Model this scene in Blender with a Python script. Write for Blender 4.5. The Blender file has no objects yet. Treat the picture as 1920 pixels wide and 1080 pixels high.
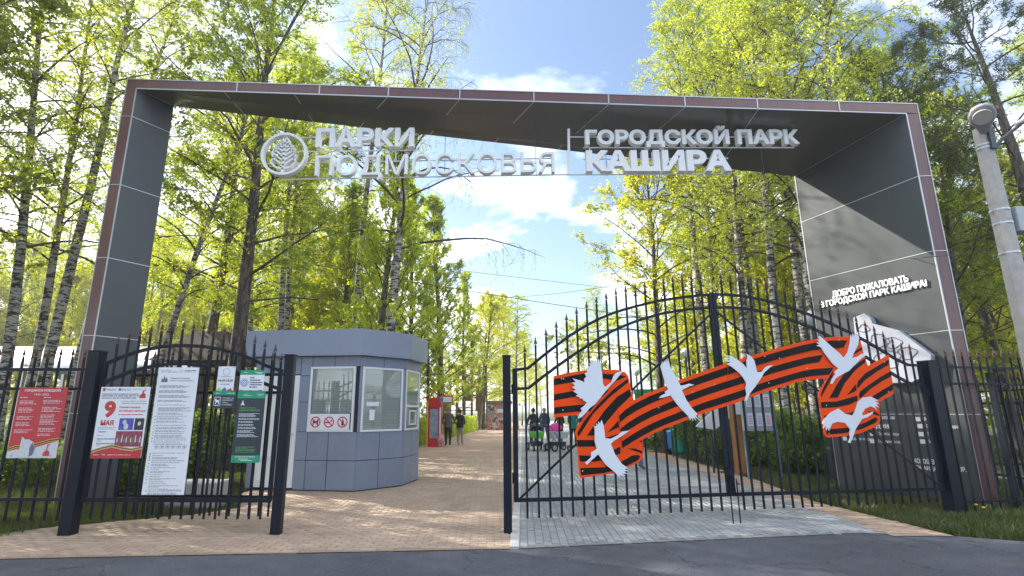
import bpy, bmesh, math, random
import numpy as np
from mathutils import Vector, Matrix
R = math.radians
random.seed(7)
S = bpy.context.scene
COL = S.collection

# ---------------------------------------------------------------- camera, sky, sun, exposure
PITCH = R(13.1); FPX = 989.0; CX = 912.0; CY = 540.0; EYE = 1.6
cam = bpy.data.cameras.new('camera'); cam_o = bpy.data.objects.new('camera', cam); COL.objects.link(cam_o)
cam.sensor_width = 36; cam.lens = FPX / 1920 * 36; cam.shift_x = (960 - CX) / 1920
cam.clip_start = .1; cam.clip_end = 3000
cam_o.location = (0, 0, EYE); cam_o.rotation_euler = (R(90) + PITCH, 0, 0)
S.camera = cam_o
S.view_settings.view_transform = 'Standard'; S.view_settings.look = 'None'
S.view_settings.exposure = 1.2; S.view_settings.gamma = 1; S.view_settings.use_curve_mapping = False
S.cycles.max_bounces = 8; S.cycles.diffuse_bounces = 4; S.cycles.transmission_bounces = 6
S.cycles.transparent_max_bounces = 8; S.cycles.sample_clamp_indirect = 6

SUN_EL = R(35); SUN_D = Vector((-.883, .469, math.tan(SUN_EL))).normalized()      # towards the sun
sun = bpy.data.lights.new('sun', 'SUN'); sun.energy = 5.0; sun.angle = R(.5); sun.color = (1, .93, .80)
sun_o = bpy.data.objects.new('sun', sun); COL.objects.link(sun_o)
sun_o.rotation_euler = SUN_D.to_track_quat('Z', 'Y').to_euler(); sun_o.location = (-20, 20, 30)

W = bpy.data.worlds.new('World'); S.world = W; W.use_nodes = True
nt = W.node_tree; nt.nodes.clear()
def N(nt, t, **k):
    n = nt.nodes.new(t)
    for a, b in k.items(): setattr(n, a, b)
    return n
sky = N(nt, 'ShaderNodeTexSky', sky_type='NISHITA', sun_disc=False, sun_elevation=SUN_EL, sun_rotation=R(-62), air_density=1.0, dust_density=1.3, ozone_density=2.5)
bg = N(nt, 'ShaderNodeBackground'); bg.inputs[1].default_value = .125
outw = N(nt, 'ShaderNodeOutputWorld')
geo = N(nt, 'ShaderNodeTexCoord')
sep = N(nt, 'ShaderNodeSeparateXYZ'); nt.links.new(geo.outputs['Generated'], sep.inputs[0])
den = N(nt, 'ShaderNodeMath', operation='ADD'); den.inputs[1].default_value = .22; nt.links.new(sep.outputs[2], den.inputs[0])
dm = N(nt, 'ShaderNodeMath', operation='MAXIMUM'); dm.inputs[1].default_value = .05; nt.links.new(den.outputs[0], dm.inputs[0])
dx = N(nt, 'ShaderNodeMath', operation='DIVIDE'); dy = N(nt, 'ShaderNodeMath', operation='DIVIDE')
nt.links.new(sep.outputs[0], dx.inputs[0]); nt.links.new(dm.outputs[0], dx.inputs[1])
nt.links.new(sep.outputs[1], dy.inputs[0]); nt.links.new(dm.outputs[0], dy.inputs[1])
cmb = N(nt, 'ShaderNodeCombineXYZ'); nt.links.new(dx.outputs[0], cmb.inputs[0]); nt.links.new(dy.outputs[0], cmb.inputs[1])
cn = N(nt, 'ShaderNodeTexNoise'); cn.inputs['Scale'].default_value = 1.35; cn.inputs['Detail'].default_value = 9; cn.inputs['Roughness'].default_value = .56; cn.inputs['Distortion'].default_value = .25
mp = N(nt, 'ShaderNodeMapping'); mp.inputs['Location'].default_value = (10.5, 15.01, 4.2)
nt.links.new(cmb.outputs[0], mp.inputs[0]); nt.links.new(mp.outputs[0], cn.inputs['Vector'])
cr = N(nt, 'ShaderNodeValToRGB'); cr.color_ramp.elements[0].position = .495; cr.color_ramp.elements[1].position = .63
nt.links.new(cn.outputs[0], cr.inputs[0])
mx = N(nt, 'ShaderNodeMixRGB'); mx.inputs[2].default_value = (10, 10.3, 10.9, 1)
nt.links.new(cr.outputs[0], mx.inputs[0]); nt.links.new(sky.outputs[0], mx.inputs[1])
nt.links.new(mx.outputs[0], bg.inputs[0]); nt.links.new(bg.outputs[0], outw.inputs[0])

# ---------------------------------------------------------------- unprojection helpers (photo pixel -> point in the place)
FW = Vector((0, math.cos(PITCH), math.sin(PITCH))); UP = Vector((0, -math.sin(PITCH), math.cos(PITCH))); EX = Vector((1, 0, 0))
CAM = Vector((0, 0, EYE))
def ray(px, py): return FW * FPX + EX * (px - CX) + UP * (CY - py)
def G(px, py, z=0.):
    d = ray(px, py); return CAM + d * ((z - EYE) / d.z)
def PL(px, py, A, n):
    d = ray(px, py); return CAM + d * ((Vector(A) - CAM).dot(Vector(n)) / d.dot(Vector(n)))
def ZAT(Y, py):
    d = ray(CX, py); return EYE + d.z / d.y * Y
def XAT(Y, px, py=772):
    d = ray(px, py); return d.x / d.y * Y

# ---------------------------------------------------------------- materials
MATS = {}
def mat(name, color, rough=.6, metal=0., var=0., vscale=6., bump=0., bscale=40., spec=.5, stretch=None, objvar=0., coat=0., alpha=None):
    if name in MATS: return MATS[name]
    m = bpy.data.materials.new(name); m.use_nodes = True; t = m.node_tree; b = t.nodes['Principled BSDF']
    b.inputs['Roughness'].default_value = rough; b.inputs['Metallic'].default_value = metal
    b.inputs['Specular IOR Level'].default_value = spec
    if coat: b.inputs['Coat Weight'].default_value = coat; b.inputs['Coat Roughness'].default_value = .15
    col = None
    tc = N(t, 'ShaderNodeNewGeometry')
    vec = tc.outputs['Position']
    if stretch:
        mpn = N(t, 'ShaderNodeMapping'); mpn.inputs['Scale'].default_value = stretch; t.links.new(vec, mpn.inputs[0]); vec = mpn.outputs[0]
    if var or objvar:
        ns = N(t, 'ShaderNodeTexNoise'); ns.inputs['Scale'].default_value = vscale; ns.inputs['Detail'].default_value = 6; ns.inputs['Roughness'].default_value = .65
        t.links.new(vec, ns.inputs['Vector'])
        mr = N(t, 'ShaderNodeMapRange'); mr.inputs[1].default_value = .25; mr.inputs[2].default_value = .75
        mr.inputs[3].default_value = 1 - var; mr.inputs[4].default_value = 1 + var
        t.links.new(ns.outputs[0], mr.inputs[0]); f = mr.outputs[0]
        if objvar:
            oi = N(t, 'ShaderNodeObjectInfo'); at = N(t, 'ShaderNodeAttribute', attribute_name='tone')
            ad = N(t, 'ShaderNodeMath', operation='ADD'); t.links.new(oi.outputs['Random'], ad.inputs[0]); t.links.new(at.outputs['Fac'], ad.inputs[1])
            fr = N(t, 'ShaderNodeMath', operation='FRACT'); t.links.new(ad.outputs[0], fr.inputs[0])
            m2 = N(t, 'ShaderNodeMapRange'); m2.inputs[3].default_value = 1 - objvar; m2.inputs[4].default_value = 1 + objvar
            t.links.new(fr.outputs[0], m2.inputs[0])
            mm = N(t, 'ShaderNodeMath', operation='MULTIPLY'); t.links.new(f, mm.inputs[0]); t.links.new(m2.outputs[0], mm.inputs[1]); f = mm.outputs[0]
        vm = N(t, 'ShaderNodeVectorMath', operation='SCALE'); vm.inputs[0].default_value = color[:3]
        t.links.new(f, vm.inputs['Scale']); t.links.new(vm.outputs[0], b.inputs['Base Color'])
        m3 = N(t, 'ShaderNodeMapRange'); m3.inputs[3].default_value = max(0, rough - .1); m3.inputs[4].default_value = min(1, rough + .1)
        t.links.new(ns.outputs[0], m3.inputs[0]); t.links.new(m3.outputs[0], b.inputs['Roughness'])
    else:
        b.inputs['Base Color'].default_value = (*color[:3], 1)
    if bump:
        nb = N(t, 'ShaderNodeTexNoise'); nb.inputs['Scale'].default_value = bscale; nb.inputs['Detail'].default_value = 4
        t.links.new(vec, nb.inputs['Vector'])
        bp = N(t, 'ShaderNodeBump'); bp.inputs['Strength'].default_value = bump; bp.inputs['Distance'].default_value = .02
        t.links.new(nb.outputs[0], bp.inputs['Height']); t.links.new(bp.outputs[0], b.inputs['Normal'])
    MATS[name] = m; return m

def leafmat(name, c1, c2, tr, trw=.55):
    m = bpy.data.materials.new(name); m.use_nodes = True; t = m.node_tree; t.nodes.clear()
    o = N(t, 'ShaderNodeOutputMaterial'); at = N(t, 'ShaderNodeAttribute', attribute_name='tone')
    oi = N(t, 'ShaderNodeObjectInfo')
    mr = N(t, 'ShaderNodeMapRange'); mr.inputs[3].default_value = .82; mr.inputs[4].default_value = 1.2; t.links.new(oi.outputs['Random'], mr.inputs[0])
    mix = N(t, 'ShaderNodeMixRGB'); mix.inputs[1].default_value = (*c1, 1); mix.inputs[2].default_value = (*c2, 1); t.links.new(at.outputs['Fac'], mix.inputs[0])
    sc = N(t, 'ShaderNodeVectorMath', operation='SCALE'); t.links.new(mix.outputs[0], sc.inputs[0]); t.links.new(mr.outputs[0], sc.inputs['Scale'])
    d = N(t, 'ShaderNodeBsdfDiffuse'); t.links.new(sc.outputs[0], d.inputs[0])
    ml = N(t, 'ShaderNodeVectorMath', operation='MULTIPLY'); ml.inputs[1].default_value = tr; t.links.new(sc.outputs[0], ml.inputs[0])
    r = N(t, 'ShaderNodeBsdfTranslucent'); t.links.new(ml.outputs[0], r.inputs[0])
    a = N(t, 'ShaderNodeMixShader'); a.inputs[0].default_value = trw; t.links.new(d.outputs[0], a.inputs[1]); t.links.new(r.outputs[0], a.inputs[2])
    g = N(t, 'ShaderNodeBsdfGlossy'); g.inputs['Roughness'].default_value = .45; g.inputs[0].default_value = (.9, .9, .9, 1)
    b = N(t, 'ShaderNodeMixShader'); b.inputs[0].default_value = .05; t.links.new(a.outputs[0], b.inputs[1]); t.links.new(g.outputs[0], b.inputs[2])
    t.links.new(b.outputs[0], o.inputs[0]); MATS[name] = m; return m
L_BIRCH = leafmat('birch_leaf', (.145, .20, .014), (.24, .275, .02), (3.3, 3.0, 1.1), .64)
L_LIME = leafmat('lime_leaf', (.085, .13, .012), (.17, .21, .015), (3.0, 2.8, 1.1), .6)
L_POP = leafmat('poplar_leaf', (.15, .205, .02), (.25, .29, .02), (3.0, 2.8, 1.2), .64)
L_PALE = leafmat('pale_leaf', (.195, .23, .014), (.295, .305, .022), (3.0, 2.8, 1.1), .66)
L_PINE = leafmat('pine_needle', (.05, .085, .02), (.09, .12, .02), (1.8, 1.8, 1.0), .35)
L_SHRUB = leafmat('shrub_leaf', (.06, .11, .015), (.12, .17, .02), (2.2, 2.3, 1.1), .45)
L_GRASS = leafmat('grass_blade', (.04, .062, .012), (.08, .095, .022), (2.0, 2.1, 1.0), .4)

def barkmat(name, light, dark, scale, thr, sz):
    m = bpy.data.materials.new(name); m.use_nodes = True; t = m.node_tree; b = t.nodes['Principled BSDF']; b.inputs['Roughness'].default_value = .8
    tc = N(t, 'ShaderNodeTexCoord'); mpn = N(t, 'ShaderNodeMapping'); mpn.inputs['Scale'].default_value = sz; t.links.new(tc.outputs['Object'], mpn.inputs[0])
    ns = N(t, 'ShaderNodeTexNoise'); ns.inputs['Scale'].default_value = scale; ns.inputs['Detail'].default_value = 7; ns.inputs['Roughness'].default_value = .7; ns.inputs['Distortion'].default_value = .4
    t.links.new(mpn.outputs[0], ns.inputs['Vector'])
    r = N(t, 'ShaderNodeValToRGB'); e = r.color_ramp.elements
    e[0].position = thr - .03; e[0].color = (*dark, 1); e[1].position = thr + .03; e[1].color = (*light, 1)
    t.links.new(ns.outputs[0], r.inputs[0])
    n2 = N(t, 'ShaderNodeTexNoise'); n2.inputs['Scale'].default_value = 1.3; t.links.new(tc.outputs['Object'], n2.inputs['Vector'])
    r2 = N(t, 'ShaderNodeMapRange'); r2.inputs[1].default_value = .3; r2.inputs[2].default_value = .7; r2.inputs[3].default_value = .65; r2.inputs[4].default_value = 1.1; t.links.new(n2.outputs[0], r2.inputs[0])
    sc = N(t, 'ShaderNodeVectorMath', operation='SCALE'); t.links.new(r.outputs[0], sc.inputs[0]); t.links.new(r2.outputs[0], sc.inputs['Scale'])
    t.links.new(sc.outputs[0], b.inputs['Base Color'])
    bp = N(t, 'ShaderNodeBump'); bp.inputs['Strength'].default_value = .6; bp.inputs['Distance'].default_value = .02
    t.links.new(ns.outputs[0], bp.inputs['Height']); t.links.new(bp.outputs[0], b.inputs['Normal']); MATS[name] = m; return m
B_BIRCH = barkmat('birch_bark', (.42, .40, .36), (.03, .026, .022), 2.6, .49, (1.5, 1.5, 5))
B_DARK = barkmat('grey_brown_bark', (.13, .105, .085), (.045, .036, .03), 5., .5, (3, 3, .7))
B_TWIG = mat('twig_bark', (.075, .055, .045), .8, var=.3, vscale=3)
B_POP = barkmat('green_brown_bark', (.17, .15, .10), (.05, .045, .03), 4., .48, (2, 2, 1))

M_GATE = mat('blue_black_gate_paint', (.006, .010, .020), .42, var=.2, vscale=9, bump=.1, bscale=120, spec=.22)
M_BRONZE = mat('bronze_finial_paint', (.11, .06, .048), .45, metal=.4, var=.3)
M_SILVER = mat('silver_trim', (.55, .57, .6), .35, metal=.6)
M_PANEL = mat('grey_composite_panel', (.078, .086, .093), .43, metal=.42, var=.07, vscale=1.1, spec=.5, bump=.03, bscale=.9)
M_SOFFIT = mat('graphite_soffit_panel', (.13, .122, .112), .22, metal=.25, var=.08, vscale=.8, spec=.6)
M_GRANITE = mat('speckled_granite', (.36, .35, .35), .7, var=.5, vscale=90, bump=.2, bscale=90)
M_KPANEL = mat('blue_grey_cladding', (.205, .245, .325), .38, var=.10, vscale=2.5, objvar=.035, spec=.5)
M_KFASC = mat('blue_grey_fascia', (.225, .265, .36), .36, var=.07, vscale=2)
M_DARK = mat('dark_joint', (.02, .023, .03), .7)
M_WHITE = mat('white_pvc', (.72, .74, .78), .4, var=.03)
M_LETTER = mat('white_letter_front', (.86, .87, .88), .45, var=.03)
M_PAPER = mat('printed_white', (.74, .77, .82), .5, var=.02)
M_INK = mat('black_ink', (.02, .02, .03), .6)
M_GREYINK = mat('grey_ink', (.14, .15, .19), .6)
M_BLUEINK = mat('blue_ink', (.10, .16, .42), .6)
M_RED = mat('poster_red', (.50, .035, .045), .45, var=.08, vscale=3)
M_REDINK = mat('red_ink', (.55, .04, .04), .5)
M_GREEN = mat('sign_green', (.01, .30, .16), .45)
M_DKSIGN = mat('sign_charcoal', (.022, .035, .05), .45)
M_LIMEINK = mat('lime_ink', (.12, .45, .08), .5)
M_ORANGE = mat('ribbon_orange', (.88, .075, .004), .6, var=.07, vscale=4, spec=.15)
M_BLACK = mat('ribbon_black', (.010, .009, .010), .6, var=.1, spec=.15)
M_CRANE = mat('white_crane_board', (.70, .74, .82), .5, var=.03)
M_BLIND = mat('pale_blind', (.74, .77, .74), .55)
M_CONC = mat('concrete', (.42, .40, .385), .85, var=.2, vscale=8, bump=.35, bscale=60)
M_WOOD = mat('brown_wood', (.32, .14, .045), .65, var=.3, vscale=5, stretch=(6, 6, .6), bump=.2)
M_LOG = mat('weathered_timber', (.24, .15, .08), .75, var=.35, vscale=5, bump=.3)
M_RUBBER = mat('black_rubber', (.02, .02, .02), .7)
M_STEELDARK = mat('dark_steel', (.05, .06, .08), .4, metal=.3)
M_GLOBE = mat('opal_globe', (.75, .77, .8), .25)

def cladwood():
    m = bpy.data.materials.new('wood_grain_strip'); m.use_nodes = True; t = m.node_tree; b = t.nodes['Principled BSDF']
    g = N(t, 'ShaderNodeTexCoord'); mp_ = N(t, 'ShaderNodeMapping'); mp_.inputs['Scale'].default_value = (70, 6, 3); t.links.new(g.outputs['Object'], mp_.inputs[0])
    n = N(t, 'ShaderNodeTexNoise'); n.inputs['Scale'].default_value = 1; n.inputs['Detail'].default_value = 5; t.links.new(mp_.outputs[0], n.inputs['Vector'])
    r = N(t, 'ShaderNodeValToRGB'); r.color_ramp.elements[0].position = .3; r.color_ramp.elements[0].color = (.10, .038, .036, 1); r.color_ramp.elements[1].position = .7; r.color_ramp.elements[1].color = (.165, .066, .06, 1)
    t.links.new(n.outputs[0], r.inputs[0]); t.links.new(r.outputs[0], b.inputs['Base Color']); b.inputs['Roughness'].default_value = .28; b.inputs['Specular IOR Level'].default_value = .8
    return m
M_CLAD = cladwood()

def glassmat():
    m = bpy.data.materials.new('window_glass'); m.use_nodes = True; t = m.node_tree; t.nodes.clear()
    o = N(t, 'ShaderNodeOutputMaterial'); tr = N(t, 'ShaderNodeBsdfTransparent'); tr.inputs[0].default_value = (.80, .86, .86, 1)
    g = N(t, 'ShaderNodeBsdfGlossy'); g.inputs['Roughness'].default_value = .02
    f = N(t, 'ShaderNodeLayerWeight'); f.inputs[0].default_value = .35
    ad = N(t, 'ShaderNodeMath', operation='MULTIPLY_ADD'); ad.inputs[1].default_value = .6; ad.inputs[2].default_value = .10; t.links.new(f.outputs['Facing'], ad.inputs[0])
    x = N(t, 'ShaderNodeMixShader'); t.links.new(ad.outputs[0], x.inputs[0]); t.links.new(tr.outputs[0], x.inputs[1]); t.links.new(g.outputs[0], x.inputs[2]); t.links.new(x.outputs[0], o.inputs[0])
    return m
M_GLASS = glassmat()

# ---------------------------------------------------------------- object helpers
def tag(o, label=None, cat=None, group=None, kind=None):
    if label: o['label'] = label
    if cat: o['category'] = cat
    if group: o['group'] = group
    if kind: o['kind'] = kind
    return o
def thing(name, label, cat, loc=(0, 0, 0), rz=0, group=None):
    o = bpy.data.objects.new(name, None); COL.objects.link(o); o.location = loc; o.rotation_euler = (0, 0, rz); o.empty_display_size = .2
    return tag(o, label, cat, group)
def rootloc(p):
    v = Vector((0, 0, 0))
    while p is not None: v += Vector(p.location); p = p.parent
    return v
def link(name, me, m=None, parent=None, loc=None):
    o = bpy.data.objects.new(name, me); COL.objects.link(o)
    if m is not None and not me.materials: me.materials.append(m)
    if parent is not None: o.parent = parent
    if loc is not None: o.location = loc
    return o
class MB:
    def __init__(s): s.v = []; s.f = []
    def add(s, vs, fs):
        k = len(s.v); s.v += [tuple(v) for v in vs]; s.f += [tuple(i + k for i in f) for f in fs]; return s
    def hexa(s, p):
        return s.add(p, [(0, 3, 2, 1), (4, 5, 6, 7), (0, 1, 5, 4), (1, 2, 6, 5), (2, 3, 7, 6), (3, 0, 4, 7)])
    def box(s, x0, y0, z0, x1, y1, z1): return s.hexa([(x0, y0, z0), (x1, y0, z0), (x1, y1, z0), (x0, y1, z0), (x0, y0, z1), (x1, y0, z1), (x1, y1, z1), (x0, y1, z1)])
    def beam(s, a, b, w, h, up=Vector((0, 0, 1))):          # rectangular bar from a to b
        a = Vector(a); b = Vector(b); d = (b - a).normalized(); x = d.cross(up)
        if x.length < 1e-4: x = Vector((1, 0, 0))
        x.normalize(); y = x.cross(d); x *= w / 2; y *= h / 2
        return s.hexa([a - x - y, a + x - y, a + x + y, a - x + y, b - x - y, b + x - y, b + x + y, b - x + y])
    def tube(s, pts, rad, n=6, cap=True):
        pts = [Vector(p) for p in pts]; rad = rad if isinstance(rad, (list, tuple)) else [rad] * len(pts)
        k = len(s.v); ref = Vector((.3, .2, 1)).normalized()
        for i, p in enumerate(pts):
            d = (pts[min(i + 1, len(pts) - 1)] - pts[max(i - 1, 0)]).normalized()
            x = d.cross(ref)
            if x.length < .05: x = d.cross(Vector((1, 0, 0)))
            x.normalize(); y = d.cross(x)
            for j in range(n):
                a = 2 * math.pi * j / n; s.v.append(tuple(p + (x * math.cos(a) + y * math.sin(a)) * rad[i]))
        for i in range(len(pts) - 1):
            for j in range(n):
                a = k + i * n + j; b = k + i * n + (j + 1) % n; s.f.append((a, b, b + n, a + n))
        if cap: s.f.append(tuple(k + j for j in range(n))[::-1]); s.f.append(tuple(k + (len(pts) - 1) * n + j for j in range(n)))
        return s
    def prism(s, poly, off):
        poly = [Vector(p) for p in poly]; off = Vector(off); n = len(poly)
        return s.add(poly + [p + off for p in poly], [tuple(range(n))[::-1], tuple(range(n, 2 * n))] + [(i, (i + 1) % n, (i + 1) % n + n, i + n) for i in range(n)])
    def lathe(s, c, prof, n=16):                             # prof: (radius, z) list
        k = len(s.v)
        for r, z in prof:
            for j in range(n): a = 2 * math.pi * j / n; s.v.append((c[0] + r * math.cos(a), c[1] + r * math.sin(a), c[2] + z))
        for i in range(len(prof) - 1):
            for j in range(n): a = k + i * n + j; b = k + i * n + (j + 1) % n; s.f.append((a, b, b + n, a + n))
        return s
    def build(s, name, m, parent=None, local=False, bevel=0, smooth=False, loc=None, kind=None, label=None):
        o = rootloc(parent) if (parent is not None and not local) else Vector((0, 0, 0))
        me = bpy.data.meshes.new(name); me.from_pydata([(v[0] - o.x, v[1] - o.y, v[2] - o.z) for v in s.v], [], s.f)
        if len(s.f) < 6000:
            bm = bmesh.new(); bm.from_mesh(me); bmesh.ops.recalc_face_normals(bm, faces=bm.faces)
            bm.to_mesh(me); bm.free()
        if smooth:
            me.polygons.foreach_set('use_smooth', [True] * len(me.polygons))
        me.update(); ob = link(name, me, m, parent, loc)
        if bevel:
            b = ob.modifiers.new('bevel', 'BEVEL'); b.width = bevel; b.segments = 2; b.limit_method = 'ANGLE'
        if kind: ob['kind'] = kind
        if label: ob['label'] = label
        return ob

_tc = {}
from mathutils.geometry import tessellate_polygon
def uncross(P, depth=0):
    """split a self-overlapping contour into simple loops"""
    n = len(P)
    if depth < 6:
        for i in range(n):
            a, b = P[i], P[(i + 1) % n]
            for j in range(i + 2, n):
                if (j + 1) % n == i: continue
                c, d = P[j], P[(j + 1) % n]; r = (b[0] - a[0], b[1] - a[1]); q = (d[0] - c[0], d[1] - c[1]); den = r[0] * q[1] - r[1] * q[0]
                if abs(den) < 1e-9: continue
                t = ((c[0] - a[0]) * q[1] - (c[1] - a[1]) * q[0]) / den; u = ((c[0] - a[0]) * r[1] - (c[1] - a[1]) * r[0]) / den
                if 1e-4 < t < 1 - 1e-4 and 1e-4 < u < 1 - 1e-4:
                    X = (a[0] + r[0] * t, a[1] + r[1] * t)
                    return uncross([X] + P[i + 1:j + 1], depth + 1) + uncross([X] + P[j + 1:] + P[:i + 1], depth + 1)
    return [P]
def glyphs(body, res):
    c = bpy.data.curves.new('lettering', 'FONT'); c.body = body; c.resolution_u = res; c.fill_mode = 'NONE'
    o = bpy.data.objects.new('lettering', c); COL.objects.link(o)
    dg = bpy.context.evaluated_depsgraph_get(); dg.update(); me = bpy.data.meshes.new_from_object(o.evaluated_get(dg))
    co = [v.co.copy() for v in me.vertices]; nb = {}
    for e in me.edges: a, b = e.vertices; nb.setdefault(a, []).append(b); nb.setdefault(b, []).append(a)
    order = {tuple(e.vertices) for e in me.edges}
    bpy.data.objects.remove(o); bpy.data.meshes.remove(me)
    seen = set(); loops = []
    for v0 in sorted(nb):
        if v0 in seen: continue
        L = [v0]; seen.add(v0)
        nxt = [w for w in nb[v0] if w == v0 + 1] or nb[v0]; cur = nxt[0]; prev = v0
        while cur != v0 and cur not in seen:
            L.append(cur); seen.add(cur); k = [w for w in nb[cur] if w != prev]; prev = cur
            if not k: break
            cur = k[0]
        P = [(co[q].x, co[q].y) for q in L]; Q = []
        for p in P:
            if not Q or abs(p[0] - Q[-1][0]) + abs(p[1] - Q[-1][1]) > 1e-5: Q.append(p)
        if len(Q) > 2: loops += uncross(Q)
    return loops
def area(P): return .5 * sum(P[i][0] * P[(i + 1) % len(P)][1] - P[(i + 1) % len(P)][0] * P[i][1] for i in range(len(P)))
def inside(p, P):
    r = False; j = len(P) - 1
    for i in range(len(P)):
        if (P[i][1] > p[1]) != (P[j][1] > p[1]) and p[0] < (P[j][0] - P[i][0]) * (p[1] - P[i][1]) / (P[j][1] - P[i][1]) + P[i][0]: r = not r
        j = i
    return r
def textmesh(body, bold=0., depth=0.):
    """glyph contours filled contour by contour (overlapping strokes of a glyph stay separate), optionally emboldened"""
    k = (body, bold)
    if k in _tc: return _tc[k]
    loops = glyphs(body, 2 if len(body) > 14 else 4); big = max(loops, key=lambda P: abs(area(P))); sg = 1 if area(big) > 0 else -1
    loops = [P[::-1] if area(P) * sg < 0 and not any(Q is not P and area(Q) * sg > 0 and inside(P[0], Q) for Q in loops) else P for P in loops]
    if bold:
        out = []
        for P in loops:
            n = len(P); Q = []
            for i in range(n):
                a, b, c = P[i - 1], P[i], P[(i + 1) % n]
                d1 = Vector((b[0] - a[0], b[1] - a[1])).normalized(); d2 = Vector((c[0] - b[0], c[1] - b[1])).normalized()
                n1 = Vector((d1.y, -d1.x)) * sg; n2 = Vector((d2.y, -d2.x)) * sg; m = n1 + n2
                if m.length < .2: m = n1 * 1.0
                m.normalize(); m = m * (bold / max(.55, m.dot(n1))); Q.append((b[0] + m.x, b[1] + m.y))
            out.append(Q)
        loops = out
    outer = [P for P in loops if area(P) * sg > 0]; holes = [P for P in loops if area(P) * sg < 0]
    V = []; F = []
    for oi, P in enumerate(outer):
        mine = []
        for H in holes:
            best = max(outer, key=lambda Q: (sum(inside(h, Q) for h in H), -abs(area(Q))))
            if best is P: mine.append(H)
        ls = [P] + mine; tri = tessellate_polygon([[Vector((x, y, 0)) for x, y in L] for L in ls]); k0 = len(V)
        for L in ls: V += [(x, y, (oi % 3) * .0004) for x, y in L]
        for t_ in tri:
            a, b, c = (V[k0 + q] for q in t_); ar = (b[0] - a[0]) * (c[1] - a[1]) - (c[0] - a[0]) * (b[1] - a[1])
            F.append(tuple(k0 + q for q in (t_ if ar > 0 else t_[::-1])))
    co = np.array(V); _tc[k] = (co.min(0), co.max(0), co, F); return _tc[k]
def text(body, p0, p1, hgt, m, parent, nrm, depth=0., bold=0., up=None, mb=None, name='lettering', full=None):
    """lay body from p0 to p1 (bottom corners of its bounding box), hgt tall along up, raised depth along nrm"""
    mn, mxx, co, fs = textmesh(body, bold)
    p0 = Vector(p0); p1 = Vector(p1); up = Vector(up if up is not None else (0, 0, 1)); nrm = Vector(nrm).normalized()
    vs = []
    for c in co:
        u = (c[0] - mn[0]) / (mxx[0] - mn[0]); v = (c[1] - mn[1]) / (mxx[1] - mn[1])
        vs.append(p0 + (p1 - p0) * u + up * (hgt * v) + nrm * float(c[2]) * (1 if depth == 0 else 3))
    out = mb or MB()
    if depth > 0:
        n = len(vs); ed = {}
        for f in fs:
            for i in range(len(f)):
                a, b = f[i], f[(i + 1) % len(f)]; key = (a, b)
                ed[key] = 1
        side = [(a, b, b + n, a + n) for (a, b) in ed if (b, a) not in ed]
        out.add([v + nrm * depth for v in vs] + vs, fs + [tuple(i + n for i in f[::-1]) for f in fs] + side)
    else: out.add(vs, fs)
    if mb is None: return out.build(name, m, parent)

# ---------------------------------------------------------------- ground, road, paths
def poly_sheet(name, pts, z, m, kind='structure', **k):
    b = MB(); b.add([(x, y, z) for x, y in pts], [tuple(range(len(pts)))])
    o = b.build(name, m); o['kind'] = kind
    return o
M_LAWN = mat('lawn_soil', (.055, .075, .022), .95, var=.55, vscale=1.6, bump=.8, bscale=18)
def roadmat():
    m = bpy.data.materials.new('asphalt'); m.use_nodes = True; t = m.node_tree; b = t.nodes['Principled BSDF']; b.inputs['Roughness'].default_value = .85
    g = N(t, 'ShaderNodeNewGeometry'); P = g.outputs['Position']
    def noise(sc, det=5, v=P):
        n = N(t, 'ShaderNodeTexNoise'); n.inputs['Scale'].default_value = sc; n.inputs['Detail'].default_value = det; n.inputs['Roughness'].default_value = .6; t.links.new(v, n.inputs['Vector']); return n
    def mr(src, a, b_, c, d):
        n = N(t, 'ShaderNodeMapRange'); n.inputs[1].default_value = a; n.inputs[2].default_value = b_; n.inputs[3].default_value = c; n.inputs[4].default_value = d; t.links.new(src, n.inputs[0]); return n.outputs[0]
    def mul(a, b_):
        n = N(t, 'ShaderNodeMath', operation='MULTIPLY'); t.links.new(a, n.inputs[0]); t.links.new(b_, n.inputs[1]); return n.outputs[0]
    patch = mr(noise(.55, 3).outputs[0], .42, .6, .8, 1.12); mid = mr(noise(4).outputs[0], .3, .7, .85, 1.15); grit = mr(noise(130, 2).outputs[0], .35, .68, .6, 1.5)
    wob = noise(1.6, 4); ad = N(t, 'ShaderNodeVectorMath', operation='ADD'); sc = N(t, 'ShaderNodeVectorMath', operation='SCALE'); sc.inputs['Scale'].default_value = .8; t.links.new(wob.outputs['Color'], sc.inputs[0]); t.links.new(P, ad.inputs[0]); t.links.new(sc.outputs[0], ad.inputs[1])
    vo = N(t, 'ShaderNodeTexVoronoi', feature='DISTANCE_TO_EDGE'); vo.inputs['Scale'].default_value = .42; t.links.new(ad.outputs[0], vo.inputs['Vector']); crack = mr(vo.outputs['Distance'], .0, .006, .35, 1)
    f = mul(mul(patch, mid), mul(grit, crack)); v = N(t, 'ShaderNodeVectorMath', operation='SCALE'); v.inputs[0].default_value = (.078, .084, .104); t.links.new(f, v.inputs['Scale']); t.links.new(v.outputs[0], b.inputs['Base Color'])
    bp = N(t, 'ShaderNodeBump'); bp.inputs['Strength'].default_value = .6; bp.inputs['Distance'].default_value = .01; t.links.new(mul(grit, crack), bp.inputs['Height']); t.links.new(bp.outputs[0], b.inputs['Normal']); return m
M_ROAD = roadmat()
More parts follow.
